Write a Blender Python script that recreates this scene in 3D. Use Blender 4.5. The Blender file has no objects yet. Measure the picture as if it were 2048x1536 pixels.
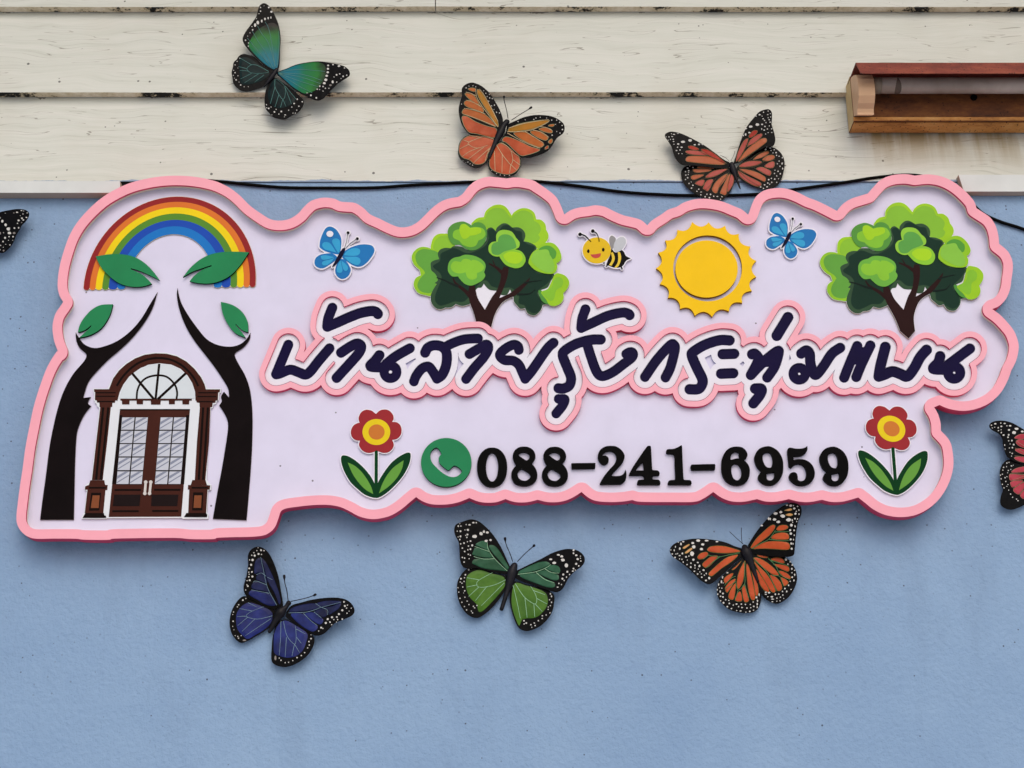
import bpy, bmesh, math, random
import numpy as np
from mathutils import Vector
from mathutils.geometry import delaunay_2d_cdt
random.seed(7)
R = math.radians
sc = bpy.context.scene

# ---------------------------------------------------------------- camera, sky, sun, exposure
F = 3000.0                      # focal length in photo pixels (2048 wide)
TH = math.atan(0.377)           # camera looks up by 20.7 degrees
L, ZC = 3.37, 1.6               # distance to the wall, eye height
cam = bpy.data.objects.new('camera', bpy.data.cameras.new('camera'))
sc.collection.objects.link(cam)
cam.location = (0, -L, ZC)
cam.rotation_euler = (R(90) + TH, 0, 0)
cam.data.sensor_width = 36
cam.data.lens = 36 * F / 2048
cam.data.clip_start = 0.05
cam.data.clip_end = 500
sc.camera = cam

ELEV, AZ = R(40), R(8)          # bright overcast: very soft light from the sky in front of the wall
w = bpy.data.worlds.new('World'); sc.world = w; w.use_nodes = True
nt = w.node_tree
bg = nt.nodes['Background']
sky = nt.nodes.new('ShaderNodeTexSky'); sky.sky_type = 'NISHITA'; sky.sun_disc = False
sky.sun_elevation = ELEV; sky.sun_rotation = R(180) - AZ
sky.air_density = 0.9; sky.dust_density = 4.0; sky.ozone_density = 1.0
nt.links.new(sky.outputs[0], bg.inputs[0]); bg.inputs[1].default_value = 0.15
sun_d = bpy.data.lights.new('sun', 'SUN'); sun_d.energy = 0.5; sun_d.angle = R(140); sun_d.color = (1.0, 0.995, 0.985)
sun = bpy.data.objects.new('sun', sun_d); sc.collection.objects.link(sun)
sdir = Vector((math.sin(AZ) * math.cos(ELEV), -math.cos(AZ) * math.cos(ELEV), math.sin(ELEV)))
sun.rotation_euler = sdir.to_track_quat('Z', 'Y').to_euler(); sun.location = (0, -4, 8)
vs = sc.view_settings
vs.view_transform = 'Standard'; vs.look = 'None'; vs.gamma = 1; vs.use_curve_mapping = False
vs.exposure = -0.17

# ---------------------------------------------------------------- helpers: geometry
C = sc.collection
ct, st = math.cos(TH), math.sin(TH)
def W(px, py, d):
    """survey point of the photograph -> (x, z) on the upright plane d metres in front of the blue wall"""
    u = (px - 1024) / F; v = (768 - py) / F
    t = (L - d) / (ct - v * st)
    return u * t, ZC + (st + v * ct) * t
PXM = W(1025, 768, 0)[0] - W(1024, 768, 0)[0]     # metres per pixel at the sign (about 1.2 mm)

def zt(Z, pts):
    x0, y0, s = Z
    return [(x0 + p[0] / s, y0 + p[1] / s) + tuple(p[2:]) for p in pts]

def cr(p0, p1, p2, p3, n):
    out = []
    for i in range(n):
        t = i / n; t2 = t * t; t3 = t2 * t
        out.append(tuple(0.5 * (2 * p1[k] + (p2[k] - p0[k]) * t + (2 * p0[k] - 5 * p1[k] + 4 * p2[k] - p3[k]) * t2
                                + (3 * p1[k] - p0[k] - 3 * p2[k] + p3[k]) * t3) for k in (0, 1)))
    return out

def spl(pts, n=5, closed=True):
    """smooth curve through the points; a third value 1 marks a sharp corner"""
    pts = [tuple(p) if len(p) > 2 else (p[0], p[1], 0) for p in pts]
    m = len(pts)
    if closed:
        cor = [i for i, p in enumerate(pts) if p[2]]
        if not cor:
            out = []
            for i in range(m):
                out += cr(pts[i - 1], pts[i], pts[(i + 1) % m], pts[(i + 2) % m], n)
            return out
        pts = pts[cor[0]:] + pts[:cor[0]] + [pts[cor[0]]]
    out = []; i = 0
    cor = sorted(set([0, len(pts) - 1] + [i for i, p in enumerate(pts) if p[2]]))
    for a, b in zip(cor[:-1], cor[1:]):
        seg = pts[a:b + 1]
        for k in range(len(seg) - 1):
            p0 = seg[k - 1] if k > 0 else seg[k]; p3 = seg[k + 2] if k + 2 < len(seg) else seg[k + 1]
            out += cr(p0, seg[k], seg[k + 1], p3, n)
    if not closed: out.append(pts[-1][:2])
    return out

def ell(cx, cy, a, b=None, n=40, ang=0.0):
    b = a if b is None else b; ca, sa = math.cos(ang), math.sin(ang)
    return [(cx + a * math.cos(t) * ca - b * math.sin(t) * sa, cy + a * math.cos(t) * sa + b * math.sin(t) * ca)
            for t in (2 * math.pi * i / n for i in range(n))]

def area(l):
    x = np.array([p[0] for p in l]); y = np.array([p[1] for p in l])
    return 0.5 * float(np.sum(x * np.roll(y, -1) - np.roll(x, -1) * y))

def seg_field(f, gx, gy, a, b, ra, rb, pad, res, x0, y0):
    lo_x = min(a[0], b[0]) - pad; hi_x = max(a[0], b[0]) + pad; lo_y = min(a[1], b[1]) - pad; hi_y = max(a[1], b[1]) + pad
    i0 = max(0, int((lo_x - x0) / res)); i1 = min(f.shape[1], int((hi_x - x0) / res) + 2)
    j0 = max(0, int((lo_y - y0) / res)); j1 = min(f.shape[0], int((hi_y - y0) / res) + 2)
    if i0 >= i1 or j0 >= j1: return
    X = gx[None, i0:i1]; Y = gy[j0:j1, None]
    dx, dy = b[0] - a[0], b[1] - a[1]; q = dx * dx + dy * dy + 1e-9
    t = np.clip(((X - a[0]) * dx + (Y - a[1]) * dy) / q, 0, 1)
    d = np.hypot(X - a[0] - t * dx, Y - a[1] - t * dy) - (ra + (rb - ra) * t)
    np.minimum(f[j0:j1, i0:i1], d, out=f[j0:j1, i0:i1])

def grid(x0, y0, x1, y1, res):
    gx = np.arange(x0, x1, res); gy = np.arange(y0, y1, res)
    return gx, gy, np.full((len(gy), len(gx)), 1e3)

def contour(f, iso, gx, gy):
    """marching squares: closed loops where f == iso"""
    g = f - iso; s = g < 0
    mix = (s[:-1, :-1].astype(int) + s[:-1, 1:] + s[1:, :-1] + s[1:, 1:])
    js, is_ = np.nonzero((mix > 0) & (mix < 4))
    nxt = {}
    res = gx[1] - gx[0]
    def pt(e):
        j, i, hor = e
        a = g[j, i]; b = g[j, i + 1] if hor else g[j + 1, i]; t = a / (a - b)
        return (gx[i] + (res * t if hor else 0), gy[j] + (0 if hor else res * t))
    for j, i in zip(js.tolist(), is_.tolist()):
        c = [s[j, i], s[j, i + 1], s[j + 1, i + 1], s[j + 1, i]]
        e = [(j, i, True), (j, i + 1, False), (j + 1, i, True), (j, i, False)]
        ent = [k for k in range(4) if c[k] and not c[(k + 1) % 4]]
        for k in ent:
            q = k
            while True:
                q = (q - 1) % 4
                if c[(q + 1) % 4] and not c[q]: break
            nxt.setdefault(e[q], []).append(e[k])
    loops = []
    while nxt:
        st0 = next(iter(nxt)); cur = st0; lp = []
        while cur in nxt:
            lst = nxt[cur]; n2 = lst.pop()
            if not lst: del nxt[cur]
            lp.append(pt(cur)); cur = n2
            if cur == st0: break
        if len(lp) > 5: loops.append(dp(lp, 0.07))
    return loops

def dp(lp, tol):
    P = np.array(lp); n = len(P)
    keep = np.zeros(n + 1, bool); Q = np.vstack([P, P[:1]])
    k = int(np.argmax(np.hypot(*(P - P[0]).T))); keep[[0, k, n]] = True
    stack = [(0, k), (k, n)]
    while stack:
        a, b = stack.pop()
        if b - a < 2: continue
        A, B = Q[a], Q[b]; d = B - A; ln = math.hypot(*d) + 1e-9
        dist = np.abs((Q[a + 1:b, 0] - A[0]) * d[1] - (Q[a + 1:b, 1] - A[1]) * d[0]) / ln
        m = int(np.argmax(dist))
        if dist[m] > tol:
            m += a + 1; keep[m] = True; stack += [(a, m), (m, b)]
    return [tuple(Q[i]) for i in range(n) if keep[i]]

def inside_mask(poly, gx, gy):
    m = np.zeros((len(gy), len(gx)), bool)
    P = poly + poly[:1]
    for j, y in enumerate(gy):
        xs = []
        for (xa, ya), (xb, yb) in zip(P[:-1], P[1:]):
            if (ya <= y) != (yb <= y): xs.append(xa + (y - ya) * (xb - xa) / (yb - ya))
        xs.sort()
        for a, b in zip(xs[0::2], xs[1::2]): m[j, (gx >= a) & (gx <= b)] ^= True
    return m

def offset_union(polys, r, res=0.8, holes=False):
    """outline r pixels outside the union of the polygons"""
    al = [p for q in polys for p in q]
    x0 = min(p[0] for p in al) - r - 4; x1 = max(p[0] for p in al) + r + 4
    y0 = min(p[1] for p in al) - r - 4; y1 = max(p[1] for p in al) + r + 4
    gx, gy, f = grid(x0, y0, x1, y1, res)
    for q in polys:
        for a, b in zip(q, q[1:] + q[:1]): seg_field(f, gx, gy, a, b, 0, 0, r + 4, res, x0, y0)
    ins = np.zeros(f.shape, bool)
    for q in polys: ins |= inside_mask(list(q), gx, gy)
    f = np.where(ins, -5.0, f)
    lp = contour(f, r, gx, gy)
    if holes: return lp
    big = max(abs(area(l)) for l in lp)
    sg = [l for l in lp if abs(area(l)) == big][0]
    return [sg]

class MB:
    """collects plates, ribbons and swept shapes into one mesh"""
    def __init__(s): s.v = []; s.f = []; s.m = []; s.sm = []
    def face(s, idx, mat=0, smooth=False): s.f.append(idx); s.m.append(mat); s.sm.append(smooth)
    def plate(s, loops, d, thick=0.0004, mf=0, ms=None, back=False):
        """loops in survey pixels; front face at depth d (number or function), thick metres deep"""
        ms = mf if ms is None else ms
        vv, ee = [], []
        for lp in loops:
            k = len(vv); n = len(lp)
            vv += [Vector((p[0], p[1])) for p in lp]; ee += [(k + i, k + (i + 1) % n) for i in range(n)]
        r = delaunay_2d_cdt(vv, ee, [], 1, 1e-5)
        ov, of = r[0], r[2]
        if len(loops) > 1:      # leave the holes open
            oa = np.array([(p[0], p[1]) for p in ov]); cc = oa[np.array([list(t) for t in of])].mean(axis=1)
            inn = np.zeros(len(cc), bool)
            for lp in loops:
                A = np.array([p[:2] for p in lp]); B = np.roll(A, -1, axis=0)
                for (xa, ya), (xb, yb) in zip(A, B):
                    if ya == yb: continue
                    inn ^= ((ya > cc[:, 1]) != (yb > cc[:, 1])) & (cc[:, 0] < xa + (cc[:, 1] - ya) * (xb - xa) / (yb - ya))
            of = [t for t, k_ in zip(of, inn) if k_]
        base = len(s.v); n = len(ov)
        for p in ov:
            dd = d(p[0], p[1]) if callable(d) else d
            x, z = W(p[0], p[1], dd); s.v.append((x, -dd, z))
        bk = len(s.v)
        for i in range(n):
            x, y, z = s.v[base + i]; s.v.append((x, y + thick, z))
        edges = {}
        for t in of:
            t = list(t); a = area([ov[i] for i in t])
            if a > 0: t.reverse()
            s.face([base + i for i in t], mf)
            if back: s.face([bk + i for i in reversed(t)], ms)
            for a, b in zip(t, t[1:] + t[:1]): edges[(a, b)] = 1
        for (a, b) in edges:
            if (b, a) not in edges: s.face([base + b, base + a, bk + a, bk + b], ms)
        return s
    def ribbon(s, pts, w, d, raised=0.0003, mat=0, n=4, taper=(1, 1)):
        """thin raised line w pixels wide"""
        P = spl(pts, n, closed=False) if n > 1 else [p[:2] for p in pts]
        m = len(P); b = len(s.v)
        for i, p in enumerate(P):
            q0 = P[max(i - 1, 0)]; q1 = P[min(i + 1, m - 1)]
            tx, ty = q1[0] - q0[0], q1[1] - q0[1]; l = math.hypot(tx, ty) + 1e-9
            ww = w / 2 * (taper[0] + (taper[1] - taper[0]) * i / (m - 1))
            for k in (1, 0, -1):
                q = (p[0] + ty / l * ww * k, p[1] - tx / l * ww * k)
                dd = (d(*q) if callable(d) else d) + (raised if k == 0 else 0)
                x, z = W(q[0], q[1], dd); s.v.append((x, -dd, z))
        for i in range(m - 1):
            for k in (0, 1):
                a = b + i * 3 + k
                s.face([a, a + 3, a + 4, a + 1], mat)
        return s
    def tube(s, pts, rad, mat=0, seg=10, cap=True):
        """swept round bar through world points; rad number or list"""
        m = len(pts); b = len(s.v); P = [Vector(p) for p in pts]
        rads = rad if isinstance(rad, (list, tuple)) else [rad] * m
        up0 = Vector((0, 1, 0.01))
        for i in range(m):
            t = (P[min(i + 1, m - 1)] - P[max(i - 1, 0)]).normalized()
            u = up0.cross(t)
            if u.length < 1e-4: u = Vector((1, 0, 0)).cross(t)
            u.normalize(); v = t.cross(u)
            for k in range(seg):
                a = 2 * math.pi * k / seg
                s.v.append(tuple(P[i] + (u * math.cos(a) + v * math.sin(a)) * rads[i]))
        for i in range(m - 1):
            for k in range(seg):
                a = b + i * seg + k; c = b + i * seg + (k + 1) % seg
                s.face([a, c, c + seg, a + seg], mat, True)
        if cap:
            s.face([b + k for k in reversed(range(seg))], mat); s.face([b + (m - 1) * seg + k for k in range(seg)], mat)
        return s
    def prism(s, prof, x0, x1, mat=0, ends=None):
        """profile of (y, z) points swept along x"""
        n = len(prof); b = len(s.v)
        for x in (x0, x1):
            for y, z in prof: s.v.append((x, y, z))
        for i in range(n):
            j = (i + 1) % n; s.face([b + i, b + j, b + n + j, b + n + i], mat)
        e = mat if ends is None else ends
        s.face([b + i for i in reversed(range(n))], e); s.face([b + n + i for i in range(n)], e)
        return s
    def box(s, a, b_, mat=0):
        return s.prism([(a[1], a[2]), (a[1], b_[2]), (b_[1], b_[2]), (b_[1], a[2])], a[0], b_[0], mat)
    def build(s, name, mats, parent=None, org=(0, 0, 0), fix=False, loc=None):
        me = bpy.data.meshes.new(name)
        me.from_pydata([(v[0] - org[0], v[1] - org[1], v[2] - org[2]) for v in s.v], [], s.f)
        for m in (mats if isinstance(mats, (list, tuple)) else [mats]): me.materials.append(m)
        me.polygons.foreach_set('material_index', s.m); me.polygons.foreach_set('use_smooth', s.sm)
        if fix:
            bm = bmesh.new(); bm.from_mesh(me); bmesh.ops.recalc_face_normals(bm, faces=bm.faces); bm.to_mesh(me); bm.free()
        me.update()
        o = bpy.data.objects.new(name, me); C.objects.link(o)
        if parent is not None: o.parent = parent
        else: o.location = org
        return o

def tag(o, label, cat, group=None):
    o['label'] = label; o['category'] = cat
    if group: o['group'] = group
    return o
def thing(name, org, label, cat, group=None):
    o = bpy.data.objects.new(name, None); o.empty_display_size = 0.1; C.objects.link(o); o.location = org
    return tag(o, label, cat, group)

# ---------------------------------------------------------------- helpers: materials
def lin(h):
    h = h.lstrip('#'); out = []
    for i in (0, 2, 4):
        c = int(h[i:i + 2], 16) / 255
        out.append(c / 12.92 if c <= 0.04045 else ((c + 0.055) / 1.055) ** 2.4)
    return (*out, 1)
def node(nt, t, **kw):
    n = nt.nodes.new(t)
    for k, v in kw.items():
        if k in ('operation', 'blend_type', 'data_type', 'noise_dimensions', 'feature', 'interpolation_type', 'clamp', 'use_clamp', 'wave_type', 'bands_direction'): setattr(n, k, v)
        else: n.inputs[k].default_value = v
    return n
MATS = {}
def base_mat(name):
    m = bpy.data.materials.new(name); m.use_nodes = True
    return m, m.node_tree, m.node_tree.nodes['Principled BSDF']
def ramp(nt, fac, stops):
    r = nt.nodes.new('ShaderNodeValToRGB'); nt.links.new(fac, r.inputs[0])
    e = r.color_ramp.elements
    while len(e) > 1: e.remove(e[-1])
    e[0].position, e[0].color = stops[0]
    for p, c in stops[1:]:
        k = e.new(p); k.color = c
    return r
def mixc(nt, fac, a, b, mode='MIX'):
    n = nt.nodes.new('ShaderNodeMix'); n.data_type = 'RGBA'; n.blend_type = mode
    for sock, v in ((n.inputs[0], fac), (n.inputs[6], a), (n.inputs[7], b)):
        if isinstance(v, bpy.types.NodeSocket): nt.links.new(v, sock)
        else: sock.default_value = v
    return n.outputs[2]
def obj_vec(nt, scale=(1, 1, 1)):
    g = nt.nodes.new('ShaderNodeNewGeometry'); mp = nt.nodes.new('ShaderNodeMapping')
    mp.inputs['Scale'].default_value = scale; nt.links.new(g.outputs['Position'], mp.inputs[0]); return mp.outputs[0]
def noise(nt, vec, scale, detail=4, rough=0.55):
    n = nt.nodes.new('ShaderNodeTexNoise'); n.inputs['Scale'].default_value = scale
    n.inputs['Detail'].default_value = detail; n.inputs['Roughness'].default_value = rough
    nt.links.new(vec, n.inputs['Vector']); return n.outputs[0]
def mth(nt, op, a, b=None, c=None):
    n = nt.nodes.new('ShaderNodeMath'); n.operation = op
    for i, v in enumerate((a, b, c)):
        if v is None: continue
        if isinstance(v, bpy.types.NodeSocket): nt.links.new(v, n.inputs[i])
        else: n.inputs[i].default_value = v
    return n.outputs[0]
def specks(nt, vec, scale, size, chance):
    """small dirt specks: near random cell centres, only in some cells"""
    v = nt.nodes.new('ShaderNodeTexVoronoi'); v.inputs['Scale'].default_value = scale; nt.links.new(vec, v.inputs['Vector'])
    sp = nt.nodes.new('ShaderNodeSeparateColor'); nt.links.new(v.outputs['Color'], sp.inputs[0])
    near = mth(nt, 'LESS_THAN', v.outputs['Distance'], mth(nt, 'MULTIPLY', sp.outputs[1], size))
    return mth(nt, 'MULTIPLY', near, mth(nt, 'LESS_THAN', sp.outputs[0], chance))
def bump(nt, b, h, strength, dist=0.002):
    n = nt.nodes.new('ShaderNodeBump'); n.inputs['Strength'].default_value = strength; n.inputs['Distance'].default_value = dist
    nt.links.new(h, n.inputs['Height']); nt.links.new(n.outputs[0], b.inputs['Normal'])
def paint(hexc, rough=0.5, var=0.08, dirt=0.0, bmp=0.05, spec=0.12, name=None):
    key = (hexc, rough, var, dirt, spec)
    if key in MATS: return MATS[key]
    m, nt, b = base_mat(name or 'paint_' + hexc.strip('#'))
    c = lin(hexc); vec = obj_vec(nt)
    if max(c[:3]) < 0.06: spec = min(spec, 0.04)
    n1 = noise(nt, vec, 14, 5)
    dk = tuple(x * (1 - var) for x in c[:3]) + (1,); lt = tuple(min(1, x * (1 + var)) for x in c[:3]) + (1,)
    col = ramp(nt, n1, [(0.3, dk), (0.7, lt)]).outputs[0]
    if dirt:
        col = mixc(nt, mth(nt, 'MULTIPLY', specks(nt, vec, 26, 0.075, dirt), 0.75), col, (0.05, 0.04, 0.05, 1))
        g = noise(nt, obj_vec(nt, (1, 1, 0.35)), 7, 6, 0.7)
        gr = ramp(nt, g, [(0.55, (0, 0, 0, 1)), (0.85, (1, 1, 1, 1))]).outputs[0]
        col = mixc(nt, mth(nt, 'MULTIPLY', gr, 0.22), col, tuple(x * 0.7 for x in c[:3]) + (1,))
    nt.links.new(col, b.inputs['Base Color'])
    rn = noise(nt, vec, 60, 3)
    nt.links.new(mth(nt, 'MULTIPLY_ADD', rn, 0.2, rough - 0.1), b.inputs['Roughness'])
    b.inputs['Specular IOR Level'].default_value = spec
    if bmp: bump(nt, b, noise(nt, vec, 220, 2), bmp, 0.0006)
    MATS[key] = m
    return m

# blue rendered wall
def wall_mat():
    m, nt, b = base_mat('blue_render'); v = obj_vec(nt)
    n1 = noise(nt, v, 2.2, 6, 0.6)
    col = ramp(nt, n1, [(0.3, lin('#82a1c5')), (0.72, lin('#8fadce'))]).outputs[0]
    n2 = noise(nt, v, 55, 4, 0.7)
    col = mixc(nt, mth(nt, 'MULTIPLY', ramp(nt, n2, [(0.45, (0, 0, 0, 1)), (0.75, (1, 1, 1, 1))]).outputs[0], 0.25), col, lin('#7290b8'))
    # grime that has run down below the sign
    g = noise(nt, obj_vec(nt, (1, 1, 0.25)), 9, 5, 0.65)
    col = mixc(nt, mth(nt, 'MULTIPLY', ramp(nt, g, [(0.52, (0, 0, 0, 1)), (0.8, (1, 1, 1, 1))]).outputs[0], 0.35), col, lin('#6e86a4'))
    col = mixc(nt, mth(nt, 'MULTIPLY', specks(nt, v, 38, 0.085, 0.10), 0.8), col, (0.03, 0.035, 0.05, 1))
    col = mixc(nt, mth(nt, 'MULTIPLY', specks(nt, v, 90, 0.16, 0.07), 0.7), col, (0.03, 0.035, 0.05, 1))
    patch = ramp(nt, noise(nt, v, 1.7, 3), [(0.45, (0, 0, 0, 1)), (0.65, (1, 1, 1, 1))]).outputs[0]
    sz = nt.nodes.new('ShaderNodeSeparateXYZ'); nt.links.new(v, sz.inputs[0])
    near = mth(nt, 'MULTIPLY_ADD', sz.outputs[2], 1 / 0.30, -(W(1024, 1250, 0)[1]) / 0.30); near.node.use_clamp = True
    col = mixc(nt, mth(nt, 'MULTIPLY', mth(nt, 'MULTIPLY', specks(nt, v, 75, 0.16, 0.22), mth(nt, 'MAXIMUM', mth(nt, 'MULTIPLY', patch, 0.5), near)), 0.75), col, (0.03, 0.035, 0.05, 1))
    nt.links.new(col, b.inputs['Base Color']); b.inputs['Roughness'].default_value = 0.62
    b.inputs['Specular IOR Level'].default_value = 0.3
    h = mth(nt, 'ADD', mth(nt, 'MULTIPLY', noise(nt, v, 95, 3, 0.5), 1.0), mth(nt, 'MULTIPLY', noise(nt, v, 260, 2, 0.5), 0.35))
    h = mth(nt, 'ADD', h, mth(nt, 'MULTIPLY', noise(nt, v, 6, 3), 2.2))
    bump(nt, b, h, 0.7, 0.004)
    return m
# fibre cement weatherboard with printed wood grain
def board_mat(stain):
    m, nt, b = base_mat('weatherboard' + ('_stained' if stain else '')); v = obj_vec(nt)
    gv = obj_vec(nt, (1.1, 1, 26))
    warp = noise(nt, obj_vec(nt, (1, 1, 2)), 3.0, 2)
    n = nt.nodes.new('ShaderNodeVectorMath'); n.operation = 'MULTIPLY_ADD'
    nt.links.new(warp, n.inputs[0]); n.inputs[1].default_value = (0, 0, 2.6); nt.links.new(gv, n.inputs[2])
    gr = noise(nt, n.outputs[0], 2.4, 7, 0.62)
    col = ramp(nt, gr, [(0.2, lin('#c0c3b9')), (0.42, lin('#d0d4cb')), (0.7, lin('#dadcd5'))]).outputs[0]
    fine = noise(nt, n.outputs[0], 9, 4, 0.6)
    col = mixc(nt, mth(nt, 'MULTIPLY', ramp(nt, fine, [(0.28, (1, 1, 1, 1)), (0.4, (0, 0, 0, 1))]).outputs[0], 0.22), col, lin('#9f988a'))
    # hairline grain cracks
    wv = nt.nodes.new('ShaderNodeTexNoise'); wv.inputs['Scale'].default_value = 1.5; wv.inputs['Detail'].default_value = 2
    nt.links.new(n.outputs[0], wv.inputs['Vector'])
    cr_ = mth(nt, 'ABSOLUTE', mth(nt, 'SUBTRACT', mth(nt, 'FRACT', mth(nt, 'MULTIPLY', wv.outputs[0], 7)), 0.5))
    crk = mth(nt, 'MULTIPLY', mth(nt, 'LESS_THAN', cr_, 0.02), ramp(nt, noise(nt, obj_vec(nt, (2, 1, 4)), 2.0, 2), [(0.38, (0, 0, 0, 1)), (0.60, (1, 1, 1, 1))]).outputs[0])
    col = mixc(nt, mth(nt, 'MULTIPLY', crk, 0.75), col, lin('#7d796e'))
    col = mixc(nt, mth(nt, 'MULTIPLY', ramp(nt, noise(nt, v, 3.5, 5), [(0.5, (0, 0, 0, 1)), (0.8, (1, 1, 1, 1))]).outputs[0], 0.3), col, lin('#bdb7a6'))
    col = mixc(nt, mth(nt, 'MULTIPLY', specks(nt, v, 34, 0.13, 0.12), 0.8), col, (0.03, 0.03, 0.028, 1))
    col = mixc(nt, mth(nt, 'MULTIPLY', specks(nt, v, 85, 0.2, 0.05), 0.75), col, (0.04, 0.04, 0.036, 1))
    sp = nt.nodes.new('ShaderNodeSeparateXYZ'); nt.links.new(v, sp.inputs[0])
    # black mildew creeping out from under each lap
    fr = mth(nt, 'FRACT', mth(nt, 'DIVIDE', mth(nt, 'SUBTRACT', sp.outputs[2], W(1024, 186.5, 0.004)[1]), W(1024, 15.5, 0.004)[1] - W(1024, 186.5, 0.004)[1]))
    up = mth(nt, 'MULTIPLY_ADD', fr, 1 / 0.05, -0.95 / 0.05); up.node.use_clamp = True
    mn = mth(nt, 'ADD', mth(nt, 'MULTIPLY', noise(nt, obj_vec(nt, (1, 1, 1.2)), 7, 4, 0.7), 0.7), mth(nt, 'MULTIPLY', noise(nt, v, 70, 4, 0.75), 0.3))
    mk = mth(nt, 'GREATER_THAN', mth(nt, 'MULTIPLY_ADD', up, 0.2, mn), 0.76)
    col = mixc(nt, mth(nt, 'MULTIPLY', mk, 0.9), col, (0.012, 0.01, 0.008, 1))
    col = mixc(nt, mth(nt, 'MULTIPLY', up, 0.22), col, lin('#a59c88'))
    if stain:   # rust water that has run down from the lamp, and wall paint that caught the lower edge
        x0 = W(1700, 262, 0)[0]; z0 = W(1700, 268, 0)[1]; z1 = W(1700, 345, 0)[1]
        fx = mth(nt, 'MULTIPLY_ADD', mth(nt, 'SUBTRACT', sp.outputs[0], x0), 1 / 0.06, 0); fx.node.use_clamp = True
        fz = mth(nt, 'DIVIDE', mth(nt, 'SUBTRACT', sp.outputs[2], z1), z0 - z1); fz.node.use_clamp = True
        streak = noise(nt, obj_vec(nt, (1, 1, 0.06)), 16, 4, 0.6)
        sf = ramp(nt, streak, [(0.38, (0.1, 0.1, 0.1, 1)), (0.6, (1, 1, 1, 1))]).outputs[0]
        f = mth(nt, 'MULTIPLY', mth(nt, 'MULTIPLY', fx, fz), sf)
        col = mixc(nt, mth(nt, 'MULTIPLY', f, 0.95), col, lin('#9c875c'))
        zb = W(1024, 362, 0.004)[1]
        bl = mth(nt, 'SUBTRACT', mth(nt, 'MULTIPLY_ADD', noise(nt, obj_vec(nt, (1, 1, 0)), 5, 6, 0.7), 0.030, zb - 0.0135), sp.outputs[2])
        col = mixc(nt, mth(nt, 'GREATER_THAN', bl, 0), col, lin('#8fa3bd'))
    nt.links.new(col, b.inputs['Base Color']); b.inputs['Roughness'].default_value = 0.55
    b.inputs['Specular IOR Level'].default_value = 0.35
    bump(nt, b, mth(nt, 'ADD', gr, mth(nt, 'MULTIPLY', fine, 0.4)), 0.35, 0.003)
    return m
def mould_mat():
    m, nt, b = base_mat('mouldy_edge')
    n = noise(nt, obj_vec(nt, (1, 1, 2)), 8, 6, 0.75)
    n2 = noise(nt, obj_vec(nt, (1, 1, 1)), 90, 4, 0.7)
    f = mth(nt, 'ADD', mth(nt, 'MULTIPLY', n, 0.75), mth(nt, 'MULTIPLY', n2, 0.25))
    col = ramp(nt, f, [(0.40, lin('#e6dcc8')), (0.53, lin('#c9ba9c')), (0.56, lin('#0c0a08'))]).outputs[0]
    nt.links.new(col, b.inputs['Base Color']); b.inputs['Roughness'].default_value = 0.9
    return m
def rust_mat(kind):
    m, nt, b = base_mat('rust_' + kind); v = obj_vec(nt)
    n = noise(nt, obj_vec(nt, (0.5, 1, 1)), 22, 8, 0.75)
    pal = {'brown': ('#3c1d0d', '#6a3a18', '#8a5624'), 'edge': ('#8a5422', '#c08544', '#d3a466'), 'red': ('#55201a', '#7f382a', '#9c5038')}[kind]
    col = ramp(nt, n, [(0.3, lin(pal[0])), (0.5, lin(pal[1])), (0.72, lin(pal[2]))]).outputs[0]
    col = mixc(nt, mth(nt, 'MULTIPLY', specks(nt, v, 160, 0.4, 0.45), 0.8), col, lin('#241006'))
    nt.links.new(col, b.inputs['Base Color']); b.inputs['Roughness'].default_value = 0.75
    bump(nt, b, n, 0.5, 0.002)
    return m
def ground_mat():
    m, nt, b = base_mat('concrete_ground'); v = obj_vec(nt)
    n = noise(nt, v, 3, 8, 0.65)
    nt.links.new(ramp(nt, n, [(0.3, (0.52, 0.515, 0.505, 1)), (0.7, (0.60, 0.595, 0.585, 1))]).outputs[0], b.inputs['Base Color'])
    b.inputs['Roughness'].default_value = 0.9; bump(nt, b, noise(nt, v, 60, 5), 0.3, 0.004)
    return m
def radial_mat(name, stops, scale, rough=0.3):
    """printed foil whose colours change with the distance from the butterfly's body"""
    m, nt, b = base_mat(name)
    tc = nt.nodes.new('ShaderNodeTexCoord'); ln = nt.nodes.new('ShaderNodeVectorMath'); ln.operation = 'LENGTH'
    nt.links.new(tc.outputs['Object'], ln.inputs[0])
    f = mth(nt, 'MULTIPLY_ADD', ln.outputs['Value'], scale, mth(nt, 'MULTIPLY_ADD', noise(nt, obj_vec(nt), 40, 4), 0.16, -0.08))
    col = ramp(nt, f, [(p, lin(c)) for p, c in stops]).outputs[0]
    nt.links.new(col, b.inputs['Base Color']); b.inputs['Roughness'].default_value = rough; b.inputs['Specular IOR Level'].default_value = 0.15
    bump(nt, b, noise(nt, obj_vec(nt), 70, 3), 0.25, 0.002)
    return m
def foil(hexc, hex2, rough=0.3, spec=0.15):
    """glossy printed plastic with soft colour change"""
    m, nt, b = base_mat('foil_' + hexc.strip('#')); v = obj_vec(nt)
    n = noise(nt, v, 24, 3)
    nt.links.new(ramp(nt, n, [(0.35, lin(hexc)), (0.65, lin(hex2))]).outputs[0], b.inputs['Base Color'])
    b.inputs['Roughness'].default_value = rough; b.inputs['Specular IOR Level'].default_value = spec
    bump(nt, b, noise(nt, v, 65, 3), 0.35, 0.003)
    return m

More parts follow.
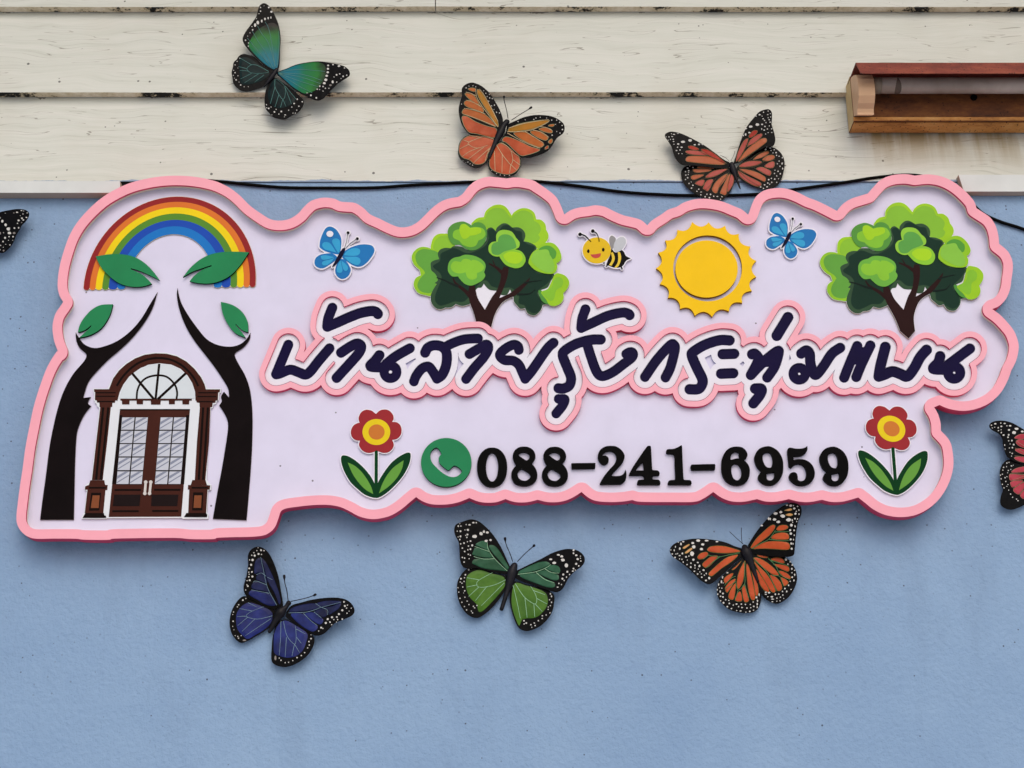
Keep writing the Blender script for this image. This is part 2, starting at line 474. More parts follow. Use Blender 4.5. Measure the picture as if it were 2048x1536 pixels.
M_WALL = wall_mat(); M_BOARD = board_mat(False); M_BSTAIN = board_mat(True); M_MOULD = mould_mat()
M_LAV = paint('#dad8f0', 0.45, 0.03, 0.25, name='lavender_paint')
M_PINK = paint('#f6abbb', 0.45, 0.03, 0.10, name='pink_paint')
M_PINKSH = paint('#d84a6c', 0.6, 0.1, name='shaded_pink_paint')  # sides of the pink pieces: their shade is put into the colour
M_CREAM = paint('#efe3cf', 0.7, 0.06, name='raw_foam_edge')
M_WHITE = paint('#e6e6f2', 0.45, 0.02, name='white_sheet')
M_TRIMW = paint('#d6dbda', 0.5, 0.05, 0.1, name='white_trim_paint')
M_BLACKR = paint('#0a0a0b', 0.55, 0.2, name='black_rubber')

# ---------------------------------------------------------------- ground and building
g = MB(); g.face([0, 1, 2, 3]); g.v = [(-60, -80, 0), (60, -80, 0), (60, 30, 0), (-60, 30, 0)]
o = g.build('ground', ground_mat()); o['kind'] = 'structure'

zs = [W(1024, y, 0.004)[1] for y in (363, 186.5, 15.5)]
ZTOP = zs[0]
b = MB(); b.box((-4, 0, 0.0), (4, 0.2, ZTOP - 0.001))
o = b.build('rendered_wall', M_WALL, org=(0, 0, 0), fix=True)
tag(o, 'light blue rough rendered wall below the cream weatherboards', 'wall')

pitch = zs[1] - zs[0]
rows = [zs[0], zs[1], zs[2]] + [zs[2] + pitch * i for i in range(1, 8)]
rows = [z for z in rows if z < 4.9]
sid = thing('weatherboard_wall', (0, 0.0, ZTOP), 'cream weatherboard wall of lapped planks above the blue wall', 'wall')
for k, zb in enumerate(rows):
    cuts = [-4, 4] if k != 2 else [-4, W(871, 15, 0)[0], 4]
    if k in (3, 5, 7): cuts = [-4, 1.9, 4]
    if k in (4, 6): cuts = [-4, -1.2, 4]
    for a, c in zip(cuts[:-1], cuts[1:]):
        zt_ = zb + pitch + 0.03
        fb = -0.004 if k == 0 else -0.0085
        prof = [(fb, zb), (0.0150, zb), (0.0285, zt_), (0.0195, zt_)]
        p = MB()
        # many short lengths so that the plank edge is not ruler straight
        xs = np.linspace(a + 0.0012, c - 0.0012, max(2, int((c - a) / 0.05)))
        base = 0
        for x in xs:
            wob = 0.0006 * math.sin(x * 3.1 + k) + 0.0004 * math.sin(x * 11.7 + 2 * k) + random.uniform(-.00015, .00015)
            for i, (y, z) in enumerate(prof): p.v.append((x, y, z + (wob if i < 2 else 0)))
        for i in range(len(xs) - 1):
            q = 4 * i
            p.face([q, q + 4, q + 7, q + 3], 0); p.face([q + 1, q + 5, q + 4, q], 1); p.face([q + 3, q + 7, q + 6, q + 2], 0); p.face([q + 2, q + 6, q + 5, q + 1], 0)
        p.face([0, 3, 2, 1], 1); q = 4 * (len(xs) - 1); p.face([q, q + 1, q + 2, q + 3], 1)
        p.build('siding_board', [M_BSTAIN if k == 0 else M_BOARD, M_MOULD if k else paint('#76808c', 0.8)], sid, (0, 0, ZTOP))
bk = MB(); bk.box((-4, 0.030, ZTOP + 0.001), (4, 0.2, rows[-1] + pitch + 0.03))
bk.build('sheathing', paint('#3a3530', 0.9), sid, (0, 0, ZTOP), fix=True)

def trim(loop_px, d, label):
    xs = [W(p[0], p[1], d)[0] for p in loop_px]; zz = [W(p[0], p[1], d)[1] for p in loop_px]
    t = MB(); t.plate([loop_px], d, d - 0.0008, 0, 1, back=True)
    o = t.build('trim_strip', [M_TRIMW, paint('#b9aa9a', 0.6, 0.05)], None, (sum(xs) / len(xs), 0, min(zz)))
    return tag(o, label, 'trim')
trim([(-700, 362), (240, 362), (240, 374), (222, 385.5), (-700, 385.5)], 0.031, 'white trim strip on the blue wall left of the sign, ending at the rainbow')
trim([(1917, 349.5), (2700, 349.5), (2700, 383), (1928, 383)], 0.024, 'white trim strip on the wall right of the sign, below the rusty lamp')

# unseen roof overhang, added to keep the high sky off the wall
ZE = 5.05
ev = thing('added_eave', (0, -0.02, ZE), 'pale soffit and fascia of an unseen roof overhang, added to keep high sky off the wall', 'eave')
e = MB(); e.box((-4, -0.95, ZE), (4, -0.03, ZE + .02)); e.build('soffit', paint('#cfcbbd', 0.6), ev, tuple(ev.location), fix=True)
e = MB(); e.box((-4, -0.99, ZE - .05), (4, -0.952, ZE + .17)); e.build('fascia', paint('#a9a294', 0.6), ev, tuple(ev.location), fix=True)
e = MB(); e.prism([(-1.02, ZE + .175), (-1.02, ZE + .205), (-0.02, ZE + .53), (-0.02, ZE + .50)], -4.1, 4.1); e.build('roof_sheet', paint('#6b3a30', 0.6), ev, tuple(ev.location), fix=True)

# cable
def wp(px, py, d):
    x, z = W(px, py, d); return (x, -d, z)
def cable(pts, r, d, label):
    P = spl(pts, 8, closed=False)
    P = [wp(x, y, d) for x, y in P]
    t = MB(); t.tube(P, r, seg=10)
    mid = P[len(P) // 2]
    return tag(t.build('cable', M_BLACKR, None, mid), label, 'cable')
cable([(415, 361), (460, 365), (500, 369.5), (568, 375), (640, 376), (746, 375.5), (828, 370), (937, 364.5), (1005, 361), (1074, 363), (1164, 373),
       (1246, 384), (1328, 389.5), (1383, 391), (1450, 391), (1519, 388), (1581, 380), (1679, 366.5), (1761, 354), (1830, 350.5), (1895, 366), (1935, 398),
       (1950, 413), (1969, 429), (2002, 444), (2048, 459), (2120, 492), (2300, 560)], 0.0040, 0.0056, 'black cable sagging along the wall behind the top of the sign')
t = MB(); t.plate([[(241, 363), (436, 360.5), (436, 371), (300, 379), (241, 379)]], 0.0095, 0.009, back=True)
tag(t.build('conduit', M_BLACKR, None, (W(241, 379, 0)[0], 0, W(241, 379, 0)[1])), 'short black conduit poking out behind the sign above the rainbow', 'conduit')

# ---------------------------------------------------------------- rusty tube lamp
LM = (1660, 80, 4.518)
def lz(y, d): return W(1740, 80 + y / 4.518, d)[1]
X0 = W(1660 + 152 / 4.518, 80 + 600 / 4.518, 0.0)[0]; X1 = X0 + 1.25
lamp = thing('tube_lamp', (X0, 0, lz(700, 0.055)), 'rusty fluorescent tube lamp with red brown hood on the cream weatherboards', 'lamp')
lo = tuple(lamp.location)
M_RB, M_RE, M_RR = rust_mat('brown'), rust_mat('edge'), rust_mat('red')
h = MB(); d1 = 0.055
h.prism([(0.004, lz(330, d1)), (-d1, lz(330, d1)), (-d1, lz(690, d1)), (-d1 - 0.004, lz(700, d1 + .004)), (-d1 - 0.003, lz(722, d1 + .003)), (-d1 + 0.002, lz(735, d1 - .002)), (0.004, lz(735, d1 - .002))], X0, X1, 0, 1)
ob = h.build('back_channel', [M_RB, paint('#c9b184', 0.7, 0.15)], lamp, lo, fix=True)
h = MB(); h.box((X0 - 0.001, -d1 - 0.006, lz(722, d1 + .006)), (X1, -d1 - 0.001, lz(696, d1 + .006))); h.build('channel_lip', M_RE, lamp, lo, fix=True)
h = MB(); zb_ = lz(735, d1 - .002)
h.box((X0 + 0.002, -d1 + 0.006, zb_ - 0.003), (X1, -0.002, zb_ - 0.0005)); h.build('channel_base', M_RE, lamp, lo, fix=True)
a_, r_, f_ = (-0.030, lz(395, .030)), (-0.125, lz(205, .125)), (-0.165, lz(302, .165))
h = MB(); th = 0.0025
h.prism([a_, r_, f_, (f_[0] + 0.0025, f_[1] - 0.0002), (r_[0] + 0.0015, r_[1] - 0.004), (a_[0], a_[1] - 0.004)], X0, X1, 0); h.build('hood', M_RR, lamp, lo, fix=True)
sk = MB()
sk.prism([(-0.056, lz(345, .056)), (-0.09, lz(320, .09)), (-0.112, lz(315, .112)), (-0.124, lz(350, .124)), (-0.126, lz(430, .126)), (-0.122, lz(500, .122)), (-0.110, lz(570, .110)), (-0.098, lz(620, .098)), (-0.094, lz(655, .094)), (-0.094, lz(675, .094)), (-0.056, lz(690, .056))], X0 + 0.001, X0 + 0.042)
sk.build('tube_socket', paint('#d0aa88', 0.45, 0.06), lamp, lo, fix=True)
tb = MB(); cz = (lz(325, .1) + lz(492, .1)) / 2; tb.tube([(X0 + 0.043, -0.098, cz), (X1 - 0.05, -0.098, cz)], 0.0205, seg=28)
mt, ntt, bb = base_mat('grimy_tube'); vv_ = obj_vec(ntt)
ntt.links.new(ramp(ntt, noise(ntt, vv_, 9, 5), [(0.3, lin('#968a80')), (0.7, lin('#bfb3aa'))]).outputs[0], bb.inputs['Base Color']); bb.inputs['Roughness'].default_value = 0.25
tb.build('tube', mt, lamp, lo)
bmk = MB(); bmk.tube([(X0 + 0.095, -0.0985, cz - 0.001), (X0 + 0.105, -0.0987, cz - 0.001), (X0 + 0.115, -0.0985, cz - 0.001)], [0.019, 0.0207, 0.019], seg=28); bmk.build('burnt_ring', paint('#5f544c', 0.4, 0.5), lamp, lo)
cp = MB(); cp.tube([(X0 + 0.042, -0.098, cz), (X0 + 0.064, -0.098, cz)], 0.0212, seg=28); cp.build('tube_cap', paint('#857a6c', 0.4, 0.4), lamp, lo)
sc_ = MB(); sc_.tube([(X0 + 0.31, -d1 - 0.006, lz(525, d1)), (X0 + 0.31, -d1 + 0.002, lz(525, d1))], 0.008, seg=16); sc_.build('screw', M_BLACKR, lamp, lo)

# ---------------------------------------------------------------- the sign: board and scalloped border
A1 = (0, 320, 3.657); A2 = (0, 700, 3.657); A3 = (500, 700, 3.657); A4 = (1000, 700, 3.657); A5 = (1488, 700, 3.657)
A6 = (1488, 320, 3.657); A7 = (1000, 340, 3.657); A8 = (500, 340, 3.657)
c = 1
out = zt(A2, [(412, 15), (350, 115), (300, 240), (250, 400), (215, 560), (185, 720), (165, 870), (145, 1000), (130, 1120), (120, 1215), (125, 1270), (150, 1320), (195, 1360), (260, 1380), (400, 1379), (555, 1380), (600, 1386), (700, 1389), (800, 1388), (830, 1380), (1000, 1376), (1200, 1374), (1310, 1375), (1400, 1383), (1560, 1383), (1590, 1373), (1700, 1369), (1830, 1366)])
out += zt(A3, [(95, 1357), (150, 1330), (185, 1290), (210, 1225), (225, 1182), (260, 1160), (340, 1147), (450, 1135), (560, 1132), (650, 1145), (720, 1175), (790, 1213), (860, 1233), (930, 1235), (1020, 1215), (1100, 1170), (1170, 1112), (1215, 1075, c), (1260, 1105), (1330, 1128), (1430, 1130), (1520, 1115), (1605, 1082, c), (1660, 1105), (1720, 1116), (1800, 1113), (1868, 1090, c)])
out += zt(A4, [(110, 1112), (200, 1113), (275, 1095, c), (350, 1112), (440, 1110), (520, 1085), (597, 1038, c), (640, 1075), (700, 1103), (800, 1112), (900, 1108), (968, 1097, c), (1030, 1110), (1250, 1112), (1420, 1110), (1490, 1085), (1560, 1038, c), (1620, 1080), (1690, 1106), (1780, 1110), (1880, 1090, c)])
out += zt(A5, [(160, 1108), (240, 1108), (328, 1090, c), (400, 1108), (480, 1112), (570, 1095, c), (640, 1111), (720, 1109), (790, 1092), (835, 1078, c), (880, 1113), (950, 1168), (1040, 1208), (1150, 1222), (1260, 1205), (1360, 1152), (1440, 1075), (1500, 970), (1530, 860), (1528, 760), (1505, 665), (1440, 590, c), (1437, 530), (1418, 465), (1390, 418, c), (1430, 402, c), (1500, 430), (1600, 445), (1700, 430), (1800, 385), (1880, 310), (1930, 220), (1955, 150, c), (1990, 80), (2008, 0)])
out += zt(A6, [(2005, 1330), (1975, 1250), (1920, 1180), (1870, 1130), (1815, 1090, c), (1870, 1065), (1920, 1010), (1947, 940), (1955, 880, c), (1966, 800), (1962, 735), (1930, 668), (1866, 613, c), (1860, 550), (1840, 480), (1800, 420), (1740, 378), (1700, 352, c), (1682, 300), (1620, 230), (1540, 165), (1450, 122), (1350, 105), (1250, 114, c), (1180, 103), (1080, 112), (1000, 145), (945, 200), (905, 245, c), (850, 262), (780, 285), (720, 325), (680, 372, c), (600, 330), (530, 297), (470, 275), (400, 240), (320, 212), (240, 205), (150, 222), (90, 265), (60, 320), (42, 370), (30, 400, c)])
out += zt(A7, [(1770, 290), (1720, 268), (1640, 235), (1580, 220), (1500, 210), (1420, 215), (1340, 240), (1290, 270), (1230, 290), (1180, 325), (1110, 370), (1078, 405, c), (1030, 365), (960, 345), (900, 330), (830, 300), (770, 270), (700, 258), (640, 268), (580, 275), (520, 293), (470, 325, c), (445, 260), (410, 197), (350, 145), (290, 105), (240, 75), (160, 58), (100, 55)])
out += zt(A8, [(1880, 62, c), (1800, 53), (1740, 50), (1680, 65), (1630, 92), (1590, 130), (1555, 175), (1520, 198, c), (1450, 210), (1390, 235), (1330, 280), (1270, 340), (1220, 385), (1160, 414), (1090, 418), (1020, 392), (950, 357), (880, 325), (830, 278), (770, 242), (710, 235, c), (660, 230), (620, 211), (560, 202), (500, 208), (440, 230), (390, 275), (350, 320), (290, 357), (220, 370), (150, 360), (80, 318)])
out += zt(A1, [(1830, 335), (1760, 265), (1700, 217), (1640, 182), (1560, 150), (1440, 125), (1320, 115), (1200, 118), (1080, 135), (960, 165), (860, 207), (760, 265), (680, 330), (600, 412), (545, 485), (500, 570), (465, 670), (440, 760), (425, 850), (422, 930), (435, 990), (462, 1038, c), (440, 1072), (405, 1125), (387, 1190), (385, 1250), (398, 1330), (425, 1402, c)])
OUT = spl(out, 4)
gx, gy, f = grid(-10, 310, 2080, 1130, 1.5)
for a, bb_ in zip(OUT, OUT[1:] + OUT[:1]): seg_field(f, gx, gy, a, bb_, 0, 0, 28, 1.5, -10, 310)
def inset(r):
    ls = sorted(contour(f, r, gx, gy), key=lambda l: -abs(area(l)))
    A = abs(area(OUT))
    return [l for l in ls if abs(area(l)) < A][0]
IN = inset(19.0); MID1 = inset(9.0); MID2 = inset(10.2)

SX, SZ = W(1030, 1085, 0.03)
sign = thing('house_sign', (SX, -0.03, SZ), 'large pink edged lavender sign with lettering, trees and phone number on the blue wall', 'sign')
so = tuple(sign.location)
D0 = 0.046
MB().plate([OUT], 0.0188, 0.009, 0, 0, back=True).build('backing_board', [M_CREAM], sign, so)
MB().plate([OUT], D0, 0.027, 0, 1).build('board', [M_LAV, M_PINKSH], sign, so)
m = MB(); m.plate([OUT, MID1], D0 + 0.0149, 0.0149, 0, 0); m.plate([MID2, IN], D0 + 0.0149, 0.0149, 1, 1)
m.build('border_core', [M_PINKSH, M_CREAM], sign, so)
MB().plate([OUT, IN], D0 + 0.022, 0.0070, 0, 1).build('border', [M_PINK, M_PINKSH], sign, so)

# ---------------------------------------------------------------- lettering
Z1 = (500, 580, 6.983); Z2 = (700, 600, 6.983); Z3 = (900, 600, 6.983); Z4 = (1080, 580, 6.983); Z5 = (1060, 680, 7.68)
Z6 = (1260, 620, 6.983); Z7 = (1440, 600, 6.4); Z8 = (1660, 620, 6.4)
def ring(cx, cy, r): return [(cx + r * math.cos(t * math.pi / 8), cy + r * math.sin(t * math.pi / 8)) for t in range(17)]
STROKES = [
 (Z1, 66, [(535, 765), (450, 970), (365, 1175)]), (Z1, 66, [(365, 1178), (420, 1165), (560, 1113), (680, 1150), (775, 1182), (850, 1130), (960, 990), (1110, 815)]),
 (Z1, 66, [(1150, 248), (1095, 390), (1078, 500)]), (Z1, 68, [(1080, 512), (1240, 445), (1397, 375), (1547, 320), (1697, 293), (1760, 308), (1785, 335)]),
 (Z1, 67, [(1272, 875), (1400, 790), (1500, 748), (1553, 790), (1520, 880), (1400, 1020), (1210, 1228)]),
 (Z2, 68, [(410, 772), (350, 850), (288, 928), (480, 940)]), (Z2, 66, [(835, 675), (650, 780), (520, 880), (470, 930)]), (Z2, 62, ring(565, 1005, 88)),
 (Z2, 67, [(1050, 735), (1090, 665), (1180, 632), (1290, 655), (1348, 740), (1345, 900), (1290, 1040), (1215, 1098)]), (Z2, 64, [(1212, 1098), (1150, 990), (1090, 928), (1000, 962), (925, 1060), (893, 1138)]),
 (Z2, 64, [(1330, 655), (1440, 600), (1597, 548), (1787, 537)]),
 (Z3, 65, [(272, 755), (400, 680), (505, 622), (535, 680), (470, 800), (340, 950), (225, 1103)]),
 (Z3, 64, [(962, 698), (945, 645), (880, 625), (760, 690), (695, 770), (760, 838), (880, 848), (960, 905), (1010, 1010), (1050, 1100)]), (Z3, 66, [(1050, 1100), (1150, 980), (1300, 760), (1380, 655), (1445, 598)]),
 (Z4, 67, [(848, 692), (700, 697), (500, 755), (345, 850), (318, 920), (370, 1060), (432, 1220), (412, 1330), (330, 1375), (258, 1372)]),
 (Z5, 70, [(440, 905), (530, 910), (505, 1000), (402, 1130)]),
 (Z4, 66, [(635, 270), (590, 400), (575, 525)]), (Z4, 66, [(575, 530), (750, 450), (950, 360), (1150, 315), (1230, 330), (1252, 352)]),
 (Z4, 65, [(655, 750), (710, 930), (790, 1140), (870, 1203), (1010, 1150), (1160, 1040), (1285, 940), (1295, 880), (1255, 868), (1205, 895)]),
 (Z6, 66, [(210, 935), (380, 690), (560, 495), (612, 488), (625, 560), (565, 800), (497, 942)]),
 (Z6, 69, [(1390, 425), (1250, 422), (1050, 485), (885, 585), (866, 645), (930, 800), (1008, 960), (1005, 1045), (950, 1105), (832, 1107)]),
 (Z6, 68, [(1293, 617), (1455, 612)]), (Z6, 68, [(1272, 890), (1442, 883)]),
 (Z7, 62, [(410, 695), (450, 690), (490, 770), (395, 960)]), (Z7, 62, [(395, 960), (560, 790), (725, 660), (750, 680), (700, 850), (605, 992)]), (Z7, 66, [(480, 800), (660, 780)]),
 (Z7, 66, [(870, 222), (728, 456)]), (Z7, 64, [(450, 1135), (528, 1138), (515, 1210), (428, 1322)]),
 (Z7, 62, [(1040, 686), (1105, 645), (1148, 690), (1155, 800), (1190, 920), (1235, 955), (1330, 840), (1430, 690), (1538, 612)]), (Z7, 58, ring(1015, 945, 77)), (Z7, 50, [(1075, 885), (1160, 890)]),
 (Z8, 62, [(182, 865), (230, 740), (348, 462)]), (Z8, 62, [(337, 857), (400, 700), (516, 455)]), (Z8, 66, [(275, 640), (400, 605)]), (Z8, 60, [(335, 545), (460, 535)]),
 (Z8, 66, [(708, 475), (645, 720), (625, 848)]), (Z8, 66, [(625, 850), (700, 825), (800, 787), (900, 818), (990, 848), (1080, 740), (1150, 610), (1235, 512)]),
 (Z8, 64, [(1410, 592), (1385, 670), (1322, 752), (1480, 762)]), (Z8, 64, [(1790, 495), (1650, 600), (1530, 690), (1460, 745)]), (Z8, 60, ring(1590, 802, 78)),
]
lx0, ly0 = 490, 560
gx2, gy2, lf = grid(lx0, ly0, 2000, 880, 0.8)
for Z, r, pts in STROKES:
    P = spl(zt(Z, pts), 5, closed=False)
    for a, b2 in zip(P[:-1], P[1:]): seg_field(lf, gx2, gy2, a, b2, r / Z[2], r / Z[2], 42, 0.8, lx0, ly0)
def big(ls, amin): return [l for l in ls if abs(area(l)) > amin]
lp_out = [max(contour(lf, 24.6, gx2, gy2), key=lambda l: abs(area(l)))]
lp_in = big(contour(lf, 13.7, gx2, gy2), 300)
lp_wh = big(contour(lf, 12.9, gx2, gy2), 25)
lp_hole = big(contour(lf, 0.9, gx2, gy2), 2); lp_nav = big(contour(lf, 0.0, gx2, gy2), 2)
M_NAVY = paint('#120b36', 0.35, 0.12, name='navy_acrylic')
M_LPINK = paint('#f4b0bf', 0.45, 0.03, name='pale_pink_paint')
letp = MB().plate(lp_out + lp_in, D0 + 0.0120, 0.0118, 0, 1).build('lettering_outline', [M_LPINK, M_PINKSH], sign, so)
MB().plate(lp_wh + lp_hole, D0 + 0.0055, 0.0054, 0, 1).build('lettering_inlay', [M_WHITE, paint('#b9b9d0', 0.5)], letp, so)
gb = lp_nav
outer = []
def pin(p, l):
    r = False
    for (xa, ya), (xb, yb) in zip(l, l[1:] + l[:1]):
        if (ya > p[1]) != (yb > p[1]) and p[0] < xa + (p[1] - ya) * (xb - xa) / (yb - ya): r = not r
    return r
gb = sorted(gb, key=lambda l: -abs(area(l)))
groups = []
for l in gb:
    host = [G for G in groups if pin(l[0], G[0])]
    if host: host[0].append(l)
    else: groups.append([l])
for G in groups: MB().plate(G, D0 + 0.0016, 0.0015, 0, 0).build('letter', [M_NAVY], letp, so)

# ---------------------------------------------------------------- phone number
N1 = (940, 880, 7.877); N2 = (1190, 880, 7.877); N3 = (1430, 880, 7.314)
M_BLK = paint('#030304', 0.5, 0.2, name='black_acrylic')
e8 = [(853, 103), (930, 115), (1000, 165), (1032, 245), (1015, 310), (970, 372, 1), (1030, 440), (1062, 540), (1040, 630), (980, 690), (900, 718), (810, 718), (720, 690), (665, 620), (650, 540), (670, 470), (728, 395, 1), (690, 330), (672, 250), (700, 170), (770, 115)]
e8a = [(765, 235), (790, 200), (850, 187), (910, 205), (938, 250), (925, 300), (890, 322, 1), (840, 295)]; e8b = [(810, 452), (870, 480), (930, 520), (952, 570), (930, 610), (880, 640), (820, 635), (770, 600), (748, 540), (765, 490)]
n9 = [(770, 90), (850, 110), (930, 170), (985, 270), (1000, 390), (985, 510), (930, 600), (860, 650), (780, 660), (700, 635), (640, 575), (632, 530), (655, 485), (692, 465, 1), (630, 410), (590, 330), (578, 250), (610, 170), (670, 115)]
n9a = [(760, 178), (810, 190), (840, 250), (845, 330), (825, 395), (785, 405), (740, 380), (705, 310), (697, 240), (715, 200)]; n9b = [(750, 487, 1), (800, 480), (866, 465, 1), (870, 530), (840, 580), (800, 592), (760, 570), (755, 520)]
def sh(p, dx, dy): return [(q[0] + dx, q[1] + dy) + tuple(q[2:]) for q in p]
sup = lambda cx, cy, a, b, e, n=44: [(cx + a * abs(math.cos(t)) ** e * (1 if math.cos(t) > 0 else -1), cy + b * abs(math.sin(t)) ** e * (1 if math.sin(t) > 0 else -1)) for t in (2 * math.pi * i / n for i in range(n))]
DIG = [
 ('digit', N1, [sup(348, 428, 238, 310, .93), sup(348, 425, 96, 230, 1.0)], False),
 ('digit', N1, [e8, e8a, e8b], True), ('digit', N1, [sh(e8, 483, 3), sh(e8a, 483, 3), sh(e8b, 475, 3)], True),
 ('dash', N1, [[(1595, 372), (1602, 364), (1970, 360), (1978, 370), (1972, 438), (1966, 444), (1612, 450), (1604, 446)]], False),
 ('digit', N2, [[(75, 690, 1), (110, 620), (160, 545), (240, 450), (300, 385), (335, 310), (335, 250), (300, 190), (240, 172), (170, 185), (125, 225), (118, 248, 1), (165, 245), (205, 270), (217, 310), (200, 360), (150, 385), (100, 370), (60, 320), (45, 260), (60, 190), (110, 130), (180, 98), (250, 92), (330, 100), (410, 150), (460, 220), (465, 280), (430, 360), (370, 430), (300, 500), (252, 563, 1), (330, 567), (400, 560), (450, 530), (480, 465, 1), (495, 520), (490, 600), (460, 655), (405, 692, 1), (90, 696, 1)]], True),
 ('digit', N2, [[(825, 96), (850, 92), (878, 97), (885, 150), (890, 240), (900, 440), (915, 472), (990, 480), (1018, 520), (1005, 552), (930, 556), (905, 582), (912, 618), (1000, 625), (1030, 665), (1015, 699), (900, 700), (690, 700), (665, 680), (675, 642), (700, 627), (768, 622), (775, 590), (745, 552), (650, 552), (550, 552), (540, 533), (600, 420), (700, 270), (790, 140)], [(755, 345, 1), (772, 480, 1), (638, 479, 1), (690, 410)]], True),
 ('digit', N2, [[(1370, 92), (1375, 200), (1385, 420), (1395, 600), (1420, 628), (1500, 632), (1520, 668), (1505, 699), (1350, 700), (1170, 700), (1150, 680), (1160, 647), (1190, 632), (1255, 625), (1266, 595), (1258, 400), (1250, 240), (1210, 215), (1145, 212), (1122, 190), (1130, 155), (1160, 143), (1230, 140), (1300, 115), (1345, 90)]], True),
 ('dash', N2, [[(1525, 386), (1700, 381), (1885, 377), (1898, 395), (1892, 460), (1880, 466), (1525, 472), (1508, 440), (1510, 400)]], False),
 ('digit', N3, [[(310, 95), (390, 105), (445, 145), (475, 205), (465, 255), (422, 292, 1), (480, 350), (510, 430), (500, 540), (450, 620), (380, 655), (300, 660), (210, 635), (140, 570), (100, 470), (95, 350), (110, 250), (160, 160), (230, 110)], [(229, 290, 1), (235, 230), (265, 185), (310, 170), (351, 180, 1), (352, 230), (370, 268, 1), (310, 270), (260, 283)], [(300, 345), (350, 365), (385, 430), (385, 520), (350, 580), (315, 588), (270, 560), (242, 480), (240, 410), (265, 360)]], True),
 ('digit', N3, [n9, n9a, n9b], True),
 ('digit', N3, [[(1350, 85, 1), (1352, 140), (1325, 190), (1270, 225), (1200, 235), (1143, 236, 1), (1150, 290, 1), (1230, 278), (1320, 290), (1400, 340), (1450, 420), (1460, 510), (1430, 590), (1360, 645), (1270, 665), (1180, 645), (1110, 590), (1085, 540), (1095, 495), (1140, 470), (1190, 482), (1210, 530), (1215, 580), (1250, 600), (1300, 590), (1335, 530), (1335, 450), (1300, 380), (1240, 350), (1180, 355), (1145, 380), (1120, 403), (1085, 385), (1075, 300), (1060, 160), (1075, 120), (1110, 112), (1180, 125), (1260, 125), (1320, 110)]], True),
 ('digit', N3, [sh(n9, 953, 6), sh(n9a, 953, 6), sh(n9b, 950, 10)], True),
]
for nm, Z, loops, sm in DIG:
    ls = [spl(zt(Z, l), 4) if sm else zt(Z, l) for l in loops]
    MB().plate(ls, D0 + 0.009, 0.009, 0, 0).build(nm, [M_BLK], sign, so)

# ---------------------------------------------------------------- phone icon and flowers
FL = (670, 810, 7.314)
M_GRN = paint('#1d8051', 0.5, 0.06, 0.1, name='green_acrylic')
MB().plate([zt(FL, ell(1627, 839, 370, 357, 64)), spl(zt(FL, [(1480, 622), (1515, 640), (1545, 690), (1560, 718, 1), (1528, 750), (1515, 790), (1530, 850), (1580, 900), (1635, 943), (1665, 952), (1700, 920), (1735, 888), (1780, 895), (1830, 932), (1860, 965, 1), (1830, 1010), (1770, 1048), (1690, 1050), (1600, 1010), (1500, 930), (1420, 840), (1395, 760), (1400, 690), (1440, 640)]), 4)],
           D0 + 0.009, 0.009, 0, 1).build('phone_icon', [M_GRN, paint('#0c3b25', 0.6)], sign, so)

def affine(src, dst):
    A = np.array([(x, y, 1) for x, y in src]); B = np.array(dst)
    s, *_ = np.linalg.lstsq(A, B, rcond=None)
    return lambda pts: [tuple((np.array((p[0], p[1], 1)) @ s).tolist()) + tuple(p[2:]) for p in pts]
IDENT = lambda pts: pts
SHEET = 0.0002          # thickness of one printed layer
def cutout(name, sub, T, off, thick, side, label=None, edge=None, smooth=5):
    """a flat board cut to the outline of its print, with every printed piece on it; sub = (kind, part name, points, colour)"""
    polys = []
    for kind, nm, pts, col in sub:
        p = T(pts)
        if kind == 's': p = spl(p, smooth)
        elif kind == 'p': p = [q[:2] for q in p]
        polys.append(p)
    ol = offset_union([p for p, s_ in zip(polys, sub) if s_[0] in 'sp'], off)
    d = D0 + thick
    root = MB().plate(ol, d, thick, 0, 1).build(name, [edge or M_WHITE, side], sign, so)
    if label: root['label'] = label
    for i, (kind, nm, pts, col) in enumerate(sub):
        dd = d + SHEET * 0.6 * (i + 1)
        mat = paint(col, 0.42, 0.06, name=nm + '_print')
        mb = MB()
        if kind in 'sp': mb.plate([polys[i]], dd, 0.00012, 0, 0)
        else:  # line: colour is (hex, width)
            pass
        mb.build(nm, [mat], root, so)
    return root, d + SHEET * 0.6 * len(sub)
M_SIDEW = paint('#c9c2c4', 0.6, 0.05, name='cut_edge')

